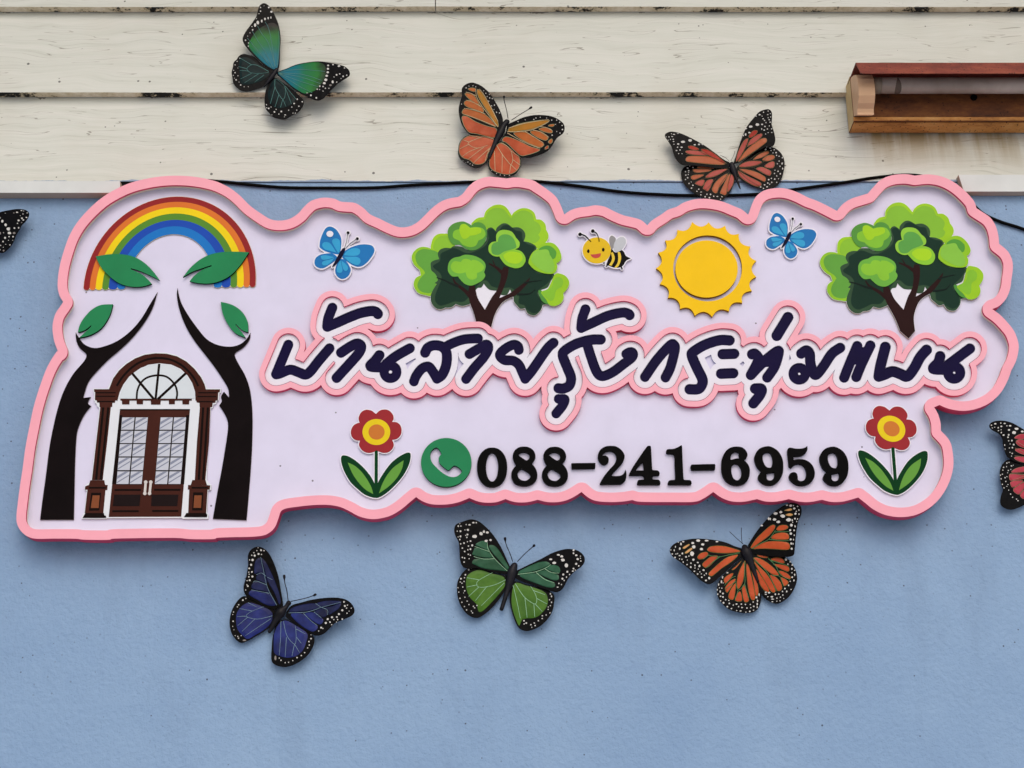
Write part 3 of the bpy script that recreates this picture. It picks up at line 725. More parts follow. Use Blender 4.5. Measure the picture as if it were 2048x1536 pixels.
pet = [(600, 130, 1), (650, 85), (715, 65), (790, 80), (845, 140), (857, 200), (835, 247, 1), (900, 252), (955, 295), (975, 370), (960, 440), (905, 495), (835, 510, 1), (860, 575), (840, 640), (780, 690), (710, 700), (640, 680), (603, 660, 1), (560, 690), (480, 700), (400, 665), (352, 590), (365, 522, 1), (290, 508), (240, 450), (235, 370), (270, 300), (330, 265), (360, 260, 1), (345, 190), (380, 110), (450, 70), (530, 80), (575, 112)]
FLOWER = [
 ('s', 'leaf', [(130, 735), (92, 757), (90, 830), (130, 960), (220, 1120), (330, 1230), (450, 1320), (600, 1360), (625, 1300), (600, 1200), (575, 1140), (520, 1040), (420, 920), (310, 820), (210, 757)], '#083a1c'),
 ('s', 'leaf', [(1085, 697), (1108, 730), (1090, 850), (1020, 1000), (920, 1130), (800, 1250), (690, 1330), (600, 1361), (585, 1300), (608, 1200), (640, 1110), (720, 980), (820, 850), (930, 760), (1030, 705)], '#083a1c'),
 ('p', 'stem', [(580, 650), (628, 650), (626, 1150), (600, 1300), (578, 1150)], '#083a1c'),
 ('s', 'leaf_center', [(185, 840, 1), (290, 890), (390, 980), (470, 1090), (530, 1200), (560, 1303, 1), (450, 1240), (350, 1140), (260, 1010)], '#5f9a3a'),
 ('s', 'leaf_center', [(1005, 808, 1), (980, 930), (910, 1060), (810, 1170), (720, 1240), (643, 1292, 1), (690, 1160), (760, 1030), (860, 910)], '#5f9a3a'),
 ('s', 'petals', pet, '#97222a'),
 ('s', 'flower_ring', ell(605, 395, 203, 190, 20), '#e4cb12'),
 ('s', 'flower_eye', ell(608, 395, 118, 112, 20), '#c8762c'),
]
cutout('flower_cutout', FLOWER, lambda p: zt(FL, p), 2.0, 0.005, M_SIDEW, 'red flower cutout left of the phone icon')
FT = affine([(605, 395), (235, 395), (600, 130), (600, 1360), (110, 745), (1100, 710), (975, 370)], [(640, 445), (250, 415), (600, 165), (710, 1455), (145, 785), (1185, 800), (1022, 430)])
cutout('flower_cutout', FLOWER, lambda p: zt((1700, 800, 7.678), FT(p)), 2.0, 0.005, M_SIDEW, 'red flower cutout right of the last digit')

# ---------------------------------------------------------------- sun
SN = (1300, 430, 7.313)
tips = [(615, 100), (860, 105), (1100, 155), (1300, 275), (1470, 460), (1555, 670), (1555, 905), (1490, 1110), (1350, 1285), (1155, 1410), (910, 1490), (655, 1475), (440, 1375), (262, 1210), (145, 1010), (90, 780), (120, 550), (222, 370), (400, 215)]
sl = []
for a, b2 in zip(tips, tips[1:] + tips[:1]):
    mx, my = (a[0] + b2[0]) / 2, (a[1] + b2[1]) / 2; vx, vy = 828 - mx, 790 - my; l = math.hypot(vx, vy)
    kx, ky = mx + vx / l * 135, my + vy / l * 135
    for i in range(8):
        t = i / 8; sl.append(((1 - t) ** 2 * a[0] + 2 * t * (1 - t) * kx + t * t * b2[0], (1 - t) ** 2 * a[1] + 2 * t * (1 - t) * ky + t * t * b2[1]))
M_YEL = paint('#f4c602', 0.45, 0.04, 0.06, name='yellow_acrylic'); M_YELSH = paint('#9a6a08', 0.6, name='shaded_yellow_edge')  # sun sides: same yellow, darkened in the colour to look shaded
sn = MB().plate([zt(SN, sl), zt(SN, ell(843, 779, 502, 482, 80))], D0 + 0.009, 0.009, 0, 1).build('sun_cutout', [M_YEL, M_YELSH], sign, so)
MB().plate([zt(SN, ell(828, 789, 456, 418, 80))], D0 + 0.009, 0.009, 0, 1).build('sun_disc', [M_YEL, M_YELSH], sn, so)

# ---------------------------------------------------------------- blue butterflies, bee
GZ = (610, 440, 11.81)
B1c, B2c = '#1173b8', '#2f9fd1'
BFLY = [
 ('s', 'wing', [(345, 590), (360, 470), (420, 310), (490, 195), (570, 155), (640, 165), (730, 220), (800, 310), (850, 420), (862, 540), (840, 720), (790, 810), (640, 790), (480, 740), (380, 680), (345, 640)], B1c),
 ('s', 'wing', [(900, 780), (1000, 690), (1150, 620), (1300, 580), (1450, 575), (1580, 605), (1640, 690), (1620, 790), (1560, 890), (1460, 1010), (1340, 1090), (1230, 1105), (1110, 1060), (990, 980), (890, 900)], B1c),
 ('s', 'wing', [(760, 880), (640, 790), (480, 795), (360, 820), (260, 890), (225, 980), (240, 1070), (320, 1130), (430, 1140), (560, 1070), (690, 980)], B1c),
 ('s', 'wing', [(830, 920), (950, 950), (1040, 1070), (1080, 1180), (1040, 1300), (950, 1375), (860, 1390), (770, 1340), (715, 1240), (720, 1130), (770, 1010)], B1c),
 ('s', 'wing_patch', [(745, 770, 1), (600, 730), (470, 690), (405, 610), (430, 540), (510, 520), (590, 550), (660, 640), (730, 750)], B2c),
 ('s', 'wing_patch', [(770, 760, 1), (690, 620), (640, 510), (670, 450), (740, 435), (810, 470), (835, 560), (830, 680), (800, 770)], B2c),
 ('s', 'wing_patch', [(910, 830, 1), (1000, 730), (1120, 670), (1230, 665), (1300, 710), (1290, 790), (1220, 840), (1080, 848)], B2c),
 ('s', 'wing_patch', [(920, 870, 1), (1080, 866), (1220, 872), (1300, 920), (1305, 1010), (1240, 1065), (1140, 1040), (1010, 960)], B2c),
 ('s', 'wing_patch', [(690, 880, 1), (580, 850), (470, 830), (380, 850), (385, 910), (430, 942), (540, 930)], B2c),
 ('s', 'wing_patch', [(690, 900, 1), (560, 940), (440, 970), (400, 1020), (430, 1070), (510, 1070), (610, 1000)], B2c),
 ('s', 'wing_patch', [(840, 950, 1), (860, 1050), (885, 1170), (870, 1230), (810, 1250), (755, 1220), (760, 1120), (800, 1010)], B2c),
 ('s', 'wing_patch', [(858, 960, 1), (950, 1030), (1010, 1100), (1010, 1170), (960, 1205), (910, 1170), (880, 1080)], B2c),
 ('s', 'wing_dot', ell(588, 328, 82, 72, 12), '#e6e8f4'),
 ('s', 'body', [(935, 660), (950, 700), (880, 860), (780, 1000), (700, 1080), (645, 1115), (650, 1080), (720, 950), (800, 800), (880, 680)], '#10102c'),
 ('s', 'antenna', ell(1018, 300, 34, 34, 10), '#101018'), ('s', 'antenna', ell(1235, 440, 34, 34, 10), '#101018'),
 ('p', 'antenna', [(1001, 320), (1012, 320), (990, 500), (938, 665), (928, 662), (980, 500)], '#3a3a44'),
 ('p', 'antenna', [(1200, 452), (1206, 462), (1070, 560), (965, 668), (955, 662), (1060, 550)], '#3a3a44'),
]
cutout('butterfly_cutout', BFLY, lambda p: zt(GZ, p), 2.6, 0.006, M_SIDEW, 'small blue butterfly cutout above the first word')
BT = affine([(659.4, 467.2), (687.3, 497.2), (665.4, 534), (750, 496), (684.6, 560)], [(1553.6, 439), (1581, 463.6), (1564.6, 495), (1633, 465), (1581, 519.6)])
cutout('butterfly_cutout', BFLY, lambda p: BT(zt(GZ, p)), 2.4, 0.006, M_SIDEW, 'small blue butterfly cutout right of the sun')
EZ = (1150, 430, 11.815)
BEE = [
 ('s', 'wing', [(810, 640), (815, 540), (860, 488), (920, 510), (965, 570), (935, 660), (900, 790), (850, 780)], '#8d8d8f'),
 ('s', 'body', [(860, 780, 1), (930, 870), (1000, 880), (1100, 830), (1160, 880), (1205, 965), (1320, 1025, 1), (1210, 1080), (1140, 1190), (1060, 1240), (930, 1245), (830, 1212), (780, 1190), (740, 1180), (780, 1060), (830, 950)], '#0c0b0c'),
 ('s', 'stripe', [(885, 870, 1), (920, 930), (940, 1010), (920, 1100), (862, 1200, 1), (805, 1180, 1), (860, 1090), (875, 1010), (850, 900, 1)], '#e2c33a'),
 ('s', 'stripe', [(1010, 870, 1), (1062, 875, 1), (1090, 980), (1080, 1080), (1035, 1190), (985, 1247, 1), (930, 1240, 1), (1000, 1140), (1022, 1030)], '#e2c33a'),
 ('s', 'wing', [(910, 760), (930, 660), (980, 580), (1060, 527), (1140, 522), (1195, 580), (1200, 660), (1150, 760), (1080, 840), (990, 870), (930, 840)], '#bcc1c8'),
 ('s', 'head', ell(515, 836, 335, 308, 28), '#e0ba12'),
 ('s', 'eye', ell(315, 855, 31, 45, 12), '#15090a'), ('s', 'eye', ell(667, 820, 32, 45, 12), '#15090a'),
 ('s', 'mouth', [(365, 930, 1), (480, 925), (612, 900, 1), (600, 970), (540, 1012), (470, 1018), (400, 985)], '#bf463e'),
 ('s', 'antenna', ell(120, 455, 42, 40, 12), '#0a0a0b'), ('s', 'antenna', ell(420, 378, 42, 40, 12), '#0a0a0b'),
 ('s', 'antenna', [(150, 443, 1), (240, 475), (320, 550), (388, 630, 1), (372, 636, 1), (300, 565), (230, 500), (150, 467, 1)], '#0a0a0b'),
 ('s', 'antenna', [(450, 380, 1), (520, 425), (565, 530), (582, 625, 1), (562, 630, 1), (548, 540), (505, 445), (445, 400, 1)], '#0a0a0b'),
 ('p', 'leg', [(1075, 1215), (1100, 1210), (1130, 1260), (1120, 1285), (1100, 1285)], '#0a0a0b'),
 ('p', 'leg', [(770, 1165), (795, 1180), (750, 1215), (735, 1225), (722, 1210)], '#0a0a0b'),
 ('p', 'leg', [(660, 1125), (710, 1120), (712, 1138), (670, 1145)], '#0a0a0b'),
]
cutout('bee_cutout', BEE, lambda p: zt(EZ, p), 2.2, 0.007, M_SIDEW, 'smiling bee cutout between the left tree and the sun')

# ---------------------------------------------------------------- trees
TZ = (810, 400, 6.0235)
K = dict(rim='#98ca1e', lt='#82bb32', lt2='#86be2e', lf='#8cc224', md='#5da03a', dk='#27492f', dk2='#1a352a', g5='#4e9138', g5m='#7fbf2f', br='#9ed01c', g6='#66ad3c', g6i='#85c231', g7='#8cc83a', g7i='#57a045', g8='#86c531', g8i='#a3d41c', g9='#8fc61f', g9d='#4f9a35', g9l='#86c442', tr='#2a1516')
def br(p, w0, w1):
    """tapered branch outline"""
    P = spl(p, 3, closed=False); L_, R_ = [], []; m = len(P)
    for i, q in enumerate(P):
        a = P[max(i - 1, 0)]; b2 = P[min(i + 1, m - 1)]; tx, ty = b2[0] - a[0], b2[1] - a[1]; l = math.hypot(tx, ty) + 1e-9
        ww = (w0 + (w1 - w0) * i / (m - 1)) / 2; L_.append((q[0] + ty / l * ww, q[1] - tx / l * ww)); R_.append((q[0] - ty / l * ww, q[1] + tx / l * ww))
    return L_ + R_[::-1]
TREE = [
 ('s', 'leaf_clump', [(800, 300), (830, 250), (880, 215), (950, 205, 1), (970, 140), (1020, 90), (1090, 58), (1170, 60), (1230, 100), (1285, 185, 1), (1310, 150), (1370, 110), (1440, 97), (1510, 115), (1560, 160), (1582, 232, 1), (1640, 240), (1690, 290), (1702, 360, 1), (1727, 410), (1727, 460), (1700, 505), (1640, 570), (1560, 580), (1450, 520), (1400, 440), (1200, 400), (1000, 400), (900, 340)], K['rim']),
 ('s', 'leaf_clump', [(870, 260), (960, 230, 1), (985, 160), (1040, 110), (1120, 95), (1190, 115), (1240, 170), (1278, 218, 1), (1320, 170), (1390, 130), (1460, 130), (1530, 170), (1555, 250, 1), (1610, 285), (1640, 350), (1605, 420, 1), (1625, 460), (1570, 515), (1450, 510), (1400, 420), (1200, 380), (1000, 340)], K['lt']),
 ('s', 'leaf_clump', [(315, 590), (318, 520), (345, 450), (400, 410), (470, 405), (530, 420), (600, 560), (400, 650)], K['rim']),
 ('s', 'leaf_clump', [(345, 590), (350, 520), (390, 460), (450, 430), (520, 440), (590, 560), (420, 610)], K['lt2']),
 ('s', 'leaf_clump', [(80, 700), (95, 640), (140, 590), (200, 565), (270, 570), (340, 600), (420, 650), (420, 900), (330, 1138), (240, 1145), (160, 1120), (115, 1060), (105, 1000), (130, 940), (190, 905, 1), (178, 845, 1), (110, 780)], K['lf']),
 ('s', 'leaf_clump', [(125, 690), (145, 630), (200, 595), (280, 595), (410, 650), (410, 860), (380, 1000), (320, 1112), (230, 1115), (170, 1080), (150, 1020), (180, 950), (242, 880, 1), (220, 840), (150, 770)], K['md']),
 ('s', 'leaf_clump', [(310, 800), (312, 755), (350, 728), (412, 712, 1), (395, 650), (420, 600), (480, 577), (550, 580, 1), (590, 555), (680, 562), (760, 600), (900, 560), (978, 480), (985, 362), (1040, 330), (1092, 372, 1), (1110, 330), (1170, 285), (1230, 285), (1290, 332, 1), (1370, 330), (1430, 370), (1450, 430), (1430, 497, 1), (1500, 512), (1570, 550), (1582, 600), (1540, 640), (1500, 750), (1560, 840), (1680, 885), (1780, 885), (1796, 920), (1760, 970), (1720, 1050), (1650, 1080), (1610, 1100), (1620, 1160), (1725, 1252, 1), (1660, 1262, 1), (1640, 1320), (1590, 1375), (1545, 1390), (1480, 1365), (1447, 1302, 1), (1390, 1310), (1350, 1270, 1), (1312, 1222), (1305, 1150), (1285, 1120), (1265, 1075, 1), (1230, 1138), (1160, 1142), (1100, 1092, 1), (1020, 1080), (975, 1042), (950, 1005, 1), (920, 1052), (860, 1072), (800, 1230), (740, 1265), (680, 1275), (612, 1252, 1), (560, 1290), (485, 1296, 1), (430, 1315), (370, 1300), (320, 1240), (310, 1150), (340, 1080), (382, 1012, 1), (358, 1000, 1), (395, 960), (365, 890), (320, 850)], K['dk']),
 ('s', 'leaf_clump', [(335, 800), (420, 735), (430, 650), (500, 610), (600, 580), (760, 640), (940, 570), (1005, 480), (1000, 370), (1060, 350), (1110, 392), (1180, 310), (1260, 310), (1330, 365), (1405, 385), (1420, 480), (1480, 530), (1565, 570), (1500, 690), (1500, 760), (1600, 880), (1770, 898), (1720, 1000), (1590, 1110), (1645, 1230), (1620, 1330), (1545, 1365), (1470, 1320), (1440, 1270), (1370, 1240), (1370, 1140), (1280, 1060), (1160, 1060), (1050, 1040), (980, 970), (900, 1000), (760, 1180), (690, 1228), (600, 1222), (520, 1250), (430, 1272), (372, 1230), (362, 1160), (400, 1050), (440, 950), (420, 880)], K['dk2']),
 ('s', 'trunk', [(875, 1570, 1), (850, 1440), (820, 1340), (780, 1230), (762, 1120), (775, 1035, 1), (840, 1032, 1), (855, 1100), (880, 1190), (962, 1322, 1), (1040, 1180), (1110, 1080), (1150, 960), (1160, 870), (1190, 800, 1), (1248, 815, 1), (1240, 900), (1200, 1030), (1135, 1182, 1), (1250, 1130), (1350, 1060), (1430, 1000), (1512, 928, 1), (1480, 1000), (1400, 1090), (1330, 1150), (1220, 1200), (1150, 1260), (1090, 1360), (1060, 1450), (1050, 1585, 1), (960, 1665, 1)], K['tr']),
 ('p', 'branch', br([(785, 1160), (720, 1090), (640, 1030), (600, 990), (580, 940)], 50, 14), K['tr']),
 ('p', 'branch', br([(645, 1040), (560, 1010), (470, 965), (380, 935)], 30, 10), '#14211e'),
 ('p', 'branch', br([(1175, 880), (1110, 820), (1060, 790), (1010, 765)], 44, 12), K['tr']),
 ('p', 'branch', br([(1085, 800), (1070, 760), (1055, 720)], 18, 6), K['tr']),
 ('p', 'branch', br([(1440, 1000), (1530, 980), (1650, 968)], 22, 6), '#14211e'),
 ('p', 'branch', br([(1350, 1135), (1430, 1135), (1510, 1125), (1570, 1075)], 24, 6), '#14211e'),
 ('s', 'leaf_clump', [(515, 415), (520, 350), (560, 300), (620, 270), (700, 258), (760, 280), (802, 305, 1), (850, 270), (920, 275), (970, 320), (987, 400), (970, 490), (920, 560), (850, 600), (780, 605), (720, 580), (660, 540), (590, 540), (540, 490)], K['g5']),
 ('s', 'leaf_clump', [(575, 420), (595, 370), (658, 350, 1), (670, 300), (720, 290), (782, 335, 1), (860, 325), (940, 345), (970, 410), (940, 460), (885, 488, 1), (850, 550), (780, 567), (700, 540), (650, 487, 1), (590, 460)], K['g5m']),
 ('s', 'leaf_clump', [(670, 420), (655, 350), (675, 300), (725, 290), (787, 337, 1), (850, 330), (910, 340), (915, 390), (850, 420), (782, 430, 1), (750, 460), (700, 465)], K['br']),
 ('s', 'leaf_clump', [(515, 830), (530, 750), (580, 700), (660, 682, 1), (720, 660), (800, 665), (880, 690), (950, 740), (972, 800), (952, 870, 1), (967, 910), (940, 960), (880, 1000), (800, 1030), (720, 1010), (660, 950), (640, 920, 1), (570, 920), (530, 880)], K['g6']),
 ('s', 'leaf_clump', [(550, 800), (590, 740), (670, 747, 1), (710, 710), (770, 715), (797, 735, 1), (820, 720), (890, 740), (950, 800), (930, 850), (867, 880, 1), (860, 940), (800, 960), (750, 930), (730, 870, 1), (650, 885), (580, 860)], K['g6i']),
 ('s', 'leaf_clump', [(1100, 500, 1), (1100, 420), (1140, 370), (1210, 360), (1290, 385), (1338, 455, 1), (1380, 510), (1370, 570), (1310, 600), (1200, 640), (1130, 680), (1060, 670), (1010, 620), (1010, 550), (1050, 507)], K['g7']),
 ('s', 'leaf_clump', [(1040, 600), (1055, 530), (1120, 500, 1), (1130, 450), (1180, 415), (1250, 420), (1305, 460), (1335, 530), (1330, 580), (1200, 620), (1130, 660), (1060, 650)], K['g7i']),
 ('s', 'leaf_clump', [(1135, 680, 1), (1180, 640), (1240, 610), (1320, 595), (1400, 620), (1445, 680), (1450, 740), (1410, 800), (1340, 822), (1250, 800), (1190, 760)], K['g8']),
 ('s', 'leaf_clump', [(1185, 670), (1250, 625), (1330, 625), (1400, 650), (1415, 710), (1370, 760), (1300, 765), (1230, 740)], K['g8i']),
 ('s', 'leaf_clump', [(1590, 590), (1640, 540), (1720, 510), (1800, 530), (1860, 600), (1885, 690), (1860, 740), (1825, 762, 1), (1835, 810), (1800, 880), (1700, 887), (1580, 850), (1500, 780), (1490, 730), (1530, 640)], K['g9']),
 ('s', 'leaf_clump', [(1610, 600), (1680, 552), (1760, 560), (1820, 620), (1812, 690), (1770, 710), (1700, 640)], K['g9d']),
 ('s', 'leaf_clump', [(1520, 720), (1560, 622), (1640, 600), (1720, 600), (1745, 660, 1), (1780, 720), (1800, 800), (1780, 860), (1700, 870), (1580, 800)], K['g9l']),
 ('s', 'leaf_clump', [(1605, 1105), (1640, 1090), (1700, 1150), (1725, 1252), (1650, 1215)], '#4a8f38'),
 ('s', 'leaf_clump', [(1640, 1110), (1720, 1070), (1765, 980), (1812, 887), (1880, 890), (1940, 920), (1978, 985), (1960, 1060), (1907, 1122, 1), (1912, 1180), (1880, 1240), (1810, 1275), (1740, 1265), (1700, 1200)], '#94c71d'),
 ('s', 'leaf_clump', [(1655, 1112), (1760, 1050), (1800, 950), (1860, 928), (1905, 970), (1890, 1040), (1822, 1090), (1800, 1180), (1760, 1215), (1700, 1180)], '#80bd2d'),
]
M_TEDGE = paint('#b8ad8e', 0.6, 0.05, name='tree_cut_edge')
TREE1 = [(k_, n_, p_[:1][:0] + [(868, 1530, 1)] + p_[1:-2] + [(1040, 1530, 1)] if n_ == 'trunk' else p_, c_) for k_, n_, p_, c_ in TREE]
cutout('tree_cutout', TREE1, lambda p: zt(TZ, p), 0.9, 0.005, M_TEDGE, 'green tree cutout left of the bee')
TT = affine([(1285, 180), (80, 700), (1978, 985), (960, 1320), (430, 1315), (1545, 1390), (960, 1665)], [(1165, 130), (68, 790), (2036, 900), (1088, 1312), (520, 1360), (1650, 1330), (1125, 1668)])
cutout('tree_cutout', TREE, lambda p: zt((1630, 400, 6.0235), TT(p)), 0.9, 0.005, M_TEDGE, 'green tree cutout at the right end of the sign')

# ---------------------------------------------------------------- rainbow, leaves, tree shaped arms
def arc(a, b2, t0=0.0, t1=math.pi, n=48):
    return [(1240 + a * math.cos(t) + 0.075 * b2 * math.sin(t), 923 - 0.018 * a * math.cos(t) - b2 * math.sin(t)) for t in (t0 + (t1 - t0) * i / n for i in range(n + 1))]
ra = [629, 585, 541, 493, 445, 382, 322]; rb = [655, 617, 577, 532, 485, 438, 380]
cols = ['#8f1f22', '#d9742a', '#eed20e', '#538a2c', '#1349b0', '#1174c4']
def cap(p, q, n=6):
    mx, my = (p[0] + q[0]) / 2, (p[1] + q[1]) / 2; hx, hy = (q[0] - p[0]) / 2, (q[1] - p[1]) / 2
    return [(mx - hx * math.cos(math.pi * i / n), my - hy * math.cos(math.pi * i / n) + 18 * math.sin(math.pi * i / n)) for i in range(1, n)]
bands = []
for i in range(6):
    o1 = arc(ra[i], rb[i]); i1 = arc(ra[i + 1], rb[i + 1])
    bands.append(zt(A1, o1 + cap(o1[-1], i1[-1]) + i1[::-1] + cap(i1[0], o1[0])))
whole = zt(A1, arc(ra[0], rb[0]) + sum([cap(arc(ra[i], rb[i])[-1], arc(ra[i + 1], rb[i + 1])[-1]) for i in range(6)], []) + arc(ra[6], rb[6])[::-1] + sum([cap(arc(ra[i + 1], rb[i + 1])[0], arc(ra[i], rb[i])[0]) for i in range(5, -1, -1)], []))
rbw = MB().plate(offset_union([whole], 0.5), D0 + 0.003, 0.003, 0, 1).build('rainbow_cutout', [M_CREAM, M_TEDGE], sign, so)
for p, h_ in zip(bands, cols): MB().plate([p], D0 + 0.0034, 0.0004).build('color_band', [paint(h_, 0.45, 0.04, name='band_print')], rbw, so)
M_LEAF = paint('#1f8250', 0.5, 0.08, 0.1, name='leaf_paint'); M_LSIDE = paint('#06180e', 0.6, name='leaf_cut_edge')
LEAVES = [
 [(700, 705, 1), (800, 689), (900, 690), (985, 710), (1060, 755), (1120, 815), (1168, 880, 1), (1080, 835), (1010, 806), (958, 792, 1), (956, 799, 1), (1030, 832), (1075, 867), (1110, 905, 1), (1040, 925), (950, 925), (860, 895), (780, 830), (730, 770)],
 [(1820, 675, 1), (1750, 671), (1640, 672), (1540, 690), (1460, 730), (1390, 790), (1338, 857, 1), (1400, 820), (1470, 794), (1547, 769, 1), (1548, 777, 1), (1480, 803), (1420, 847), (1387, 887, 1), (1450, 900), (1530, 903), (1610, 885), (1690, 840), (1760, 765)],
 [(825, 1055, 1), (740, 1060), (670, 1095), (610, 1160), (580, 1215), (570, 1260, 1), (620, 1244), (669, 1206, 1), (665, 1219, 1), (610, 1272), (578, 1300, 1), (660, 1280), (740, 1230), (800, 1140)],
 [(1615, 1037, 1), (1700, 1060), (1770, 1110), (1810, 1180), (1815, 1260, 1), (1770, 1243), (1722, 1196, 1), (1724, 1207, 1), (1770, 1262), (1797, 1299, 1), (1720, 1265), (1660, 1190), (1625, 1110)]]
for i, l in enumerate(LEAVES):
    MB().plate([spl(zt(A1, l), 4)], D0 + (0.0095 if i < 2 else 0.007), 0.006 if i < 2 else 0.007, 0, 1).build('leaf_cutout', [M_LEAF, M_LSIDE], sign, so)
ARM1 = [(1152, 965, 1), (1100, 1050), (1030, 1165), (950, 1255), (860, 1322), (770, 1360), (690, 1375), (620, 1350), (578, 1300), (553, 1260, 1), (558, 1320), (580, 1372), (610, 1400), (632, 1425), (622, 1460), (590, 1500), (535, 1565), (475, 1670), (430, 1790), (390, 1950), (360, 2110), (335, 2310), (310, 2490), (293, 2632, 1), (540, 2632, 1), (545, 2390), (550, 2190), (560, 2020), (580, 1940), (620, 1860), (667, 1800, 1), (643, 1777), (665, 1733, 1), (610, 1740, 1), (620, 1700), (650, 1620), (720, 1535), (800, 1455), (875, 1392), (970, 1300), (1060, 1185), (1120, 1075)]
ARM2 = [(1298, 935, 1), (1320, 1030), (1370, 1125), (1440, 1225), (1510, 1308), (1590, 1352), (1680, 1365), (1750, 1350), (1800, 1312), (1832, 1263, 1), (1825, 1315), (1780, 1372), (1722, 1412), (1722, 1445), (1750, 1500), (1795, 1580), (1830, 1690), (1846, 1850), (1845, 2050), (1835, 2250), (1815, 2500), (1803, 2635, 1), (1556, 2625, 1), (1590, 2430), (1620, 2270), (1650, 2090), (1668, 1945), (1650, 1872), (1602, 1795, 1), (1622, 1765), (1616, 1730), (1638, 1694, 1), (1675, 1737, 1), (1668, 1672), (1620, 1590), (1560, 1502), (1490, 1412), (1420, 1320), (1360, 1220), (1315, 1105), (1294, 1000)]
M_ARM = paint('#100a0c', 0.55, 0.25, 0.05, name='dark_brown_acrylic')
for l in (ARM1, ARM2): MB().plate([spl(zt(A1, l), 4)], D0 + 0.0035, 0.0035, 0, 1).build('trunk_cutout', [M_ARM, paint('#a49c9c', 0.6)], sign, so)

# ---------------------------------------------------------------- door
DZ = (150, 700, 6.827)
def dz(p): return zt(DZ, p)
def quad(a, b2, c2, d2): return [a, b2, c2, d2]
DB = [(445, 525), (470, 470), (520, 370), (600, 260), (700, 170), (820, 98), (950, 50), (1100, 30), (1250, 35), (1390, 68), (1520, 138), (1640, 238), (1732, 360), (1778, 460), (1802, 525), (1995, 525), (1990, 585), (1970, 592), (1962, 690), (1935, 700), (1925, 735), (1890, 745), (1880, 792), (1855, 795), (1842, 1024), (1815, 1400), (1798, 1770), (1820, 1810), (1862, 1842), (1860, 1912), (1815, 1918), (1802, 2222), (1825, 2245), (1820, 2305), (1470, 2305), (1460, 2292), (440, 2296), (430, 2305), (90, 2305), (90, 2285), (125, 2210), (160, 1922), (128, 1912), (130, 1858), (185, 1815), (220, 1770), (275, 1300), (318, 900), (332, 792), (300, 765), (296, 735), (270, 722), (268, 695), (256, 690), (262, 590), (250, 575), (250, 525)]
dd0 = D0 + 0.005
door = MB().plate([dz(DB)], dd0, 0.005, 0, 1).build('door_cutout', [paint('#dfe5ec', 0.4, 0.02), M_SIDEW], sign, so)
BRN, BLKB = paint('#42211a', 0.45, 0.12, name='brown_print'), paint('#140a08', 0.5, 0.1, name='black_brown_print')
TAN = paint('#7d4527', 0.5, 0.08, name='tan_print'); FANG = paint('#d3dde4', 0.3, 0.02, name='fanlight_print')
lay = [0]
def dpart(nm, polys, mat, lv, smooth=False):
    mb = MB()
    for k, p in enumerate(polys): mb.plate([spl(dz(p), 3) if smooth else dz(p)], dd0 + 0.0003 * lv + 0.00002 * (k % 7), 0.0003)
    return mb.build(nm, [mat], door, so)
def bar(p, q, w0): return br([p, q], w0, w0)
dpart('arch', [[(465, 532)] + [(520, 390), (600, 280), (700, 190), (820, 115), (950, 65), (1100, 45), (1250, 50), (1390, 85), (1520, 155), (1630, 255), (1720, 370), (1770, 470), (1788, 540), (1790, 690), (1650, 690), (1640, 570), (1600, 450), (1535, 345), (1440, 255), (1310, 197), (1150, 180), (1000, 200), (860, 268), (740, 362), (660, 470), (610, 575), (580, 690), (470, 690)]], BRN, 1)
dpart('arch_groove', [br([(570, 490), (640, 380), (740, 270), (860, 180), (1000, 125), (1150, 108), (1300, 130), (1430, 190), (1540, 280), (1630, 390), (1682, 492)], 28, 28)], BLKB, 2)
dpart('fanlight', [[(600, 662), (640, 540), (690, 440), (780, 325), (900, 243), (1040, 197), (1150, 187), (1300, 203), (1430, 262), (1530, 352), (1598, 470), (1632, 590), (1634, 662)]], FANG, 2)
dpart('fanlight_bars', [bar((1100, 672), (1150, 188), 32), bar((1078, 672), (780, 318), 34), bar((1130, 672), (1512, 318), 34), br([(842, 665), (850, 560), (890, 460), (960, 390), (1050, 355), (1150, 345), (1250, 365), (1330, 430), (1380, 510), (1395, 600), (1385, 665)], 26, 26)], BLKB, 3)
dpart('transom', [[(618, 666), (1596, 666), (1594, 690), (622, 690)]] + [[(a, 688), (b2, 688), (b2 - 3, y), (a + 3, y)] for a, b2, y in ((640, 745, 742), (840, 930, 740), (1035, 1170, 745), (1280, 1365, 740), (1465, 1560, 742))], BRN, 3)
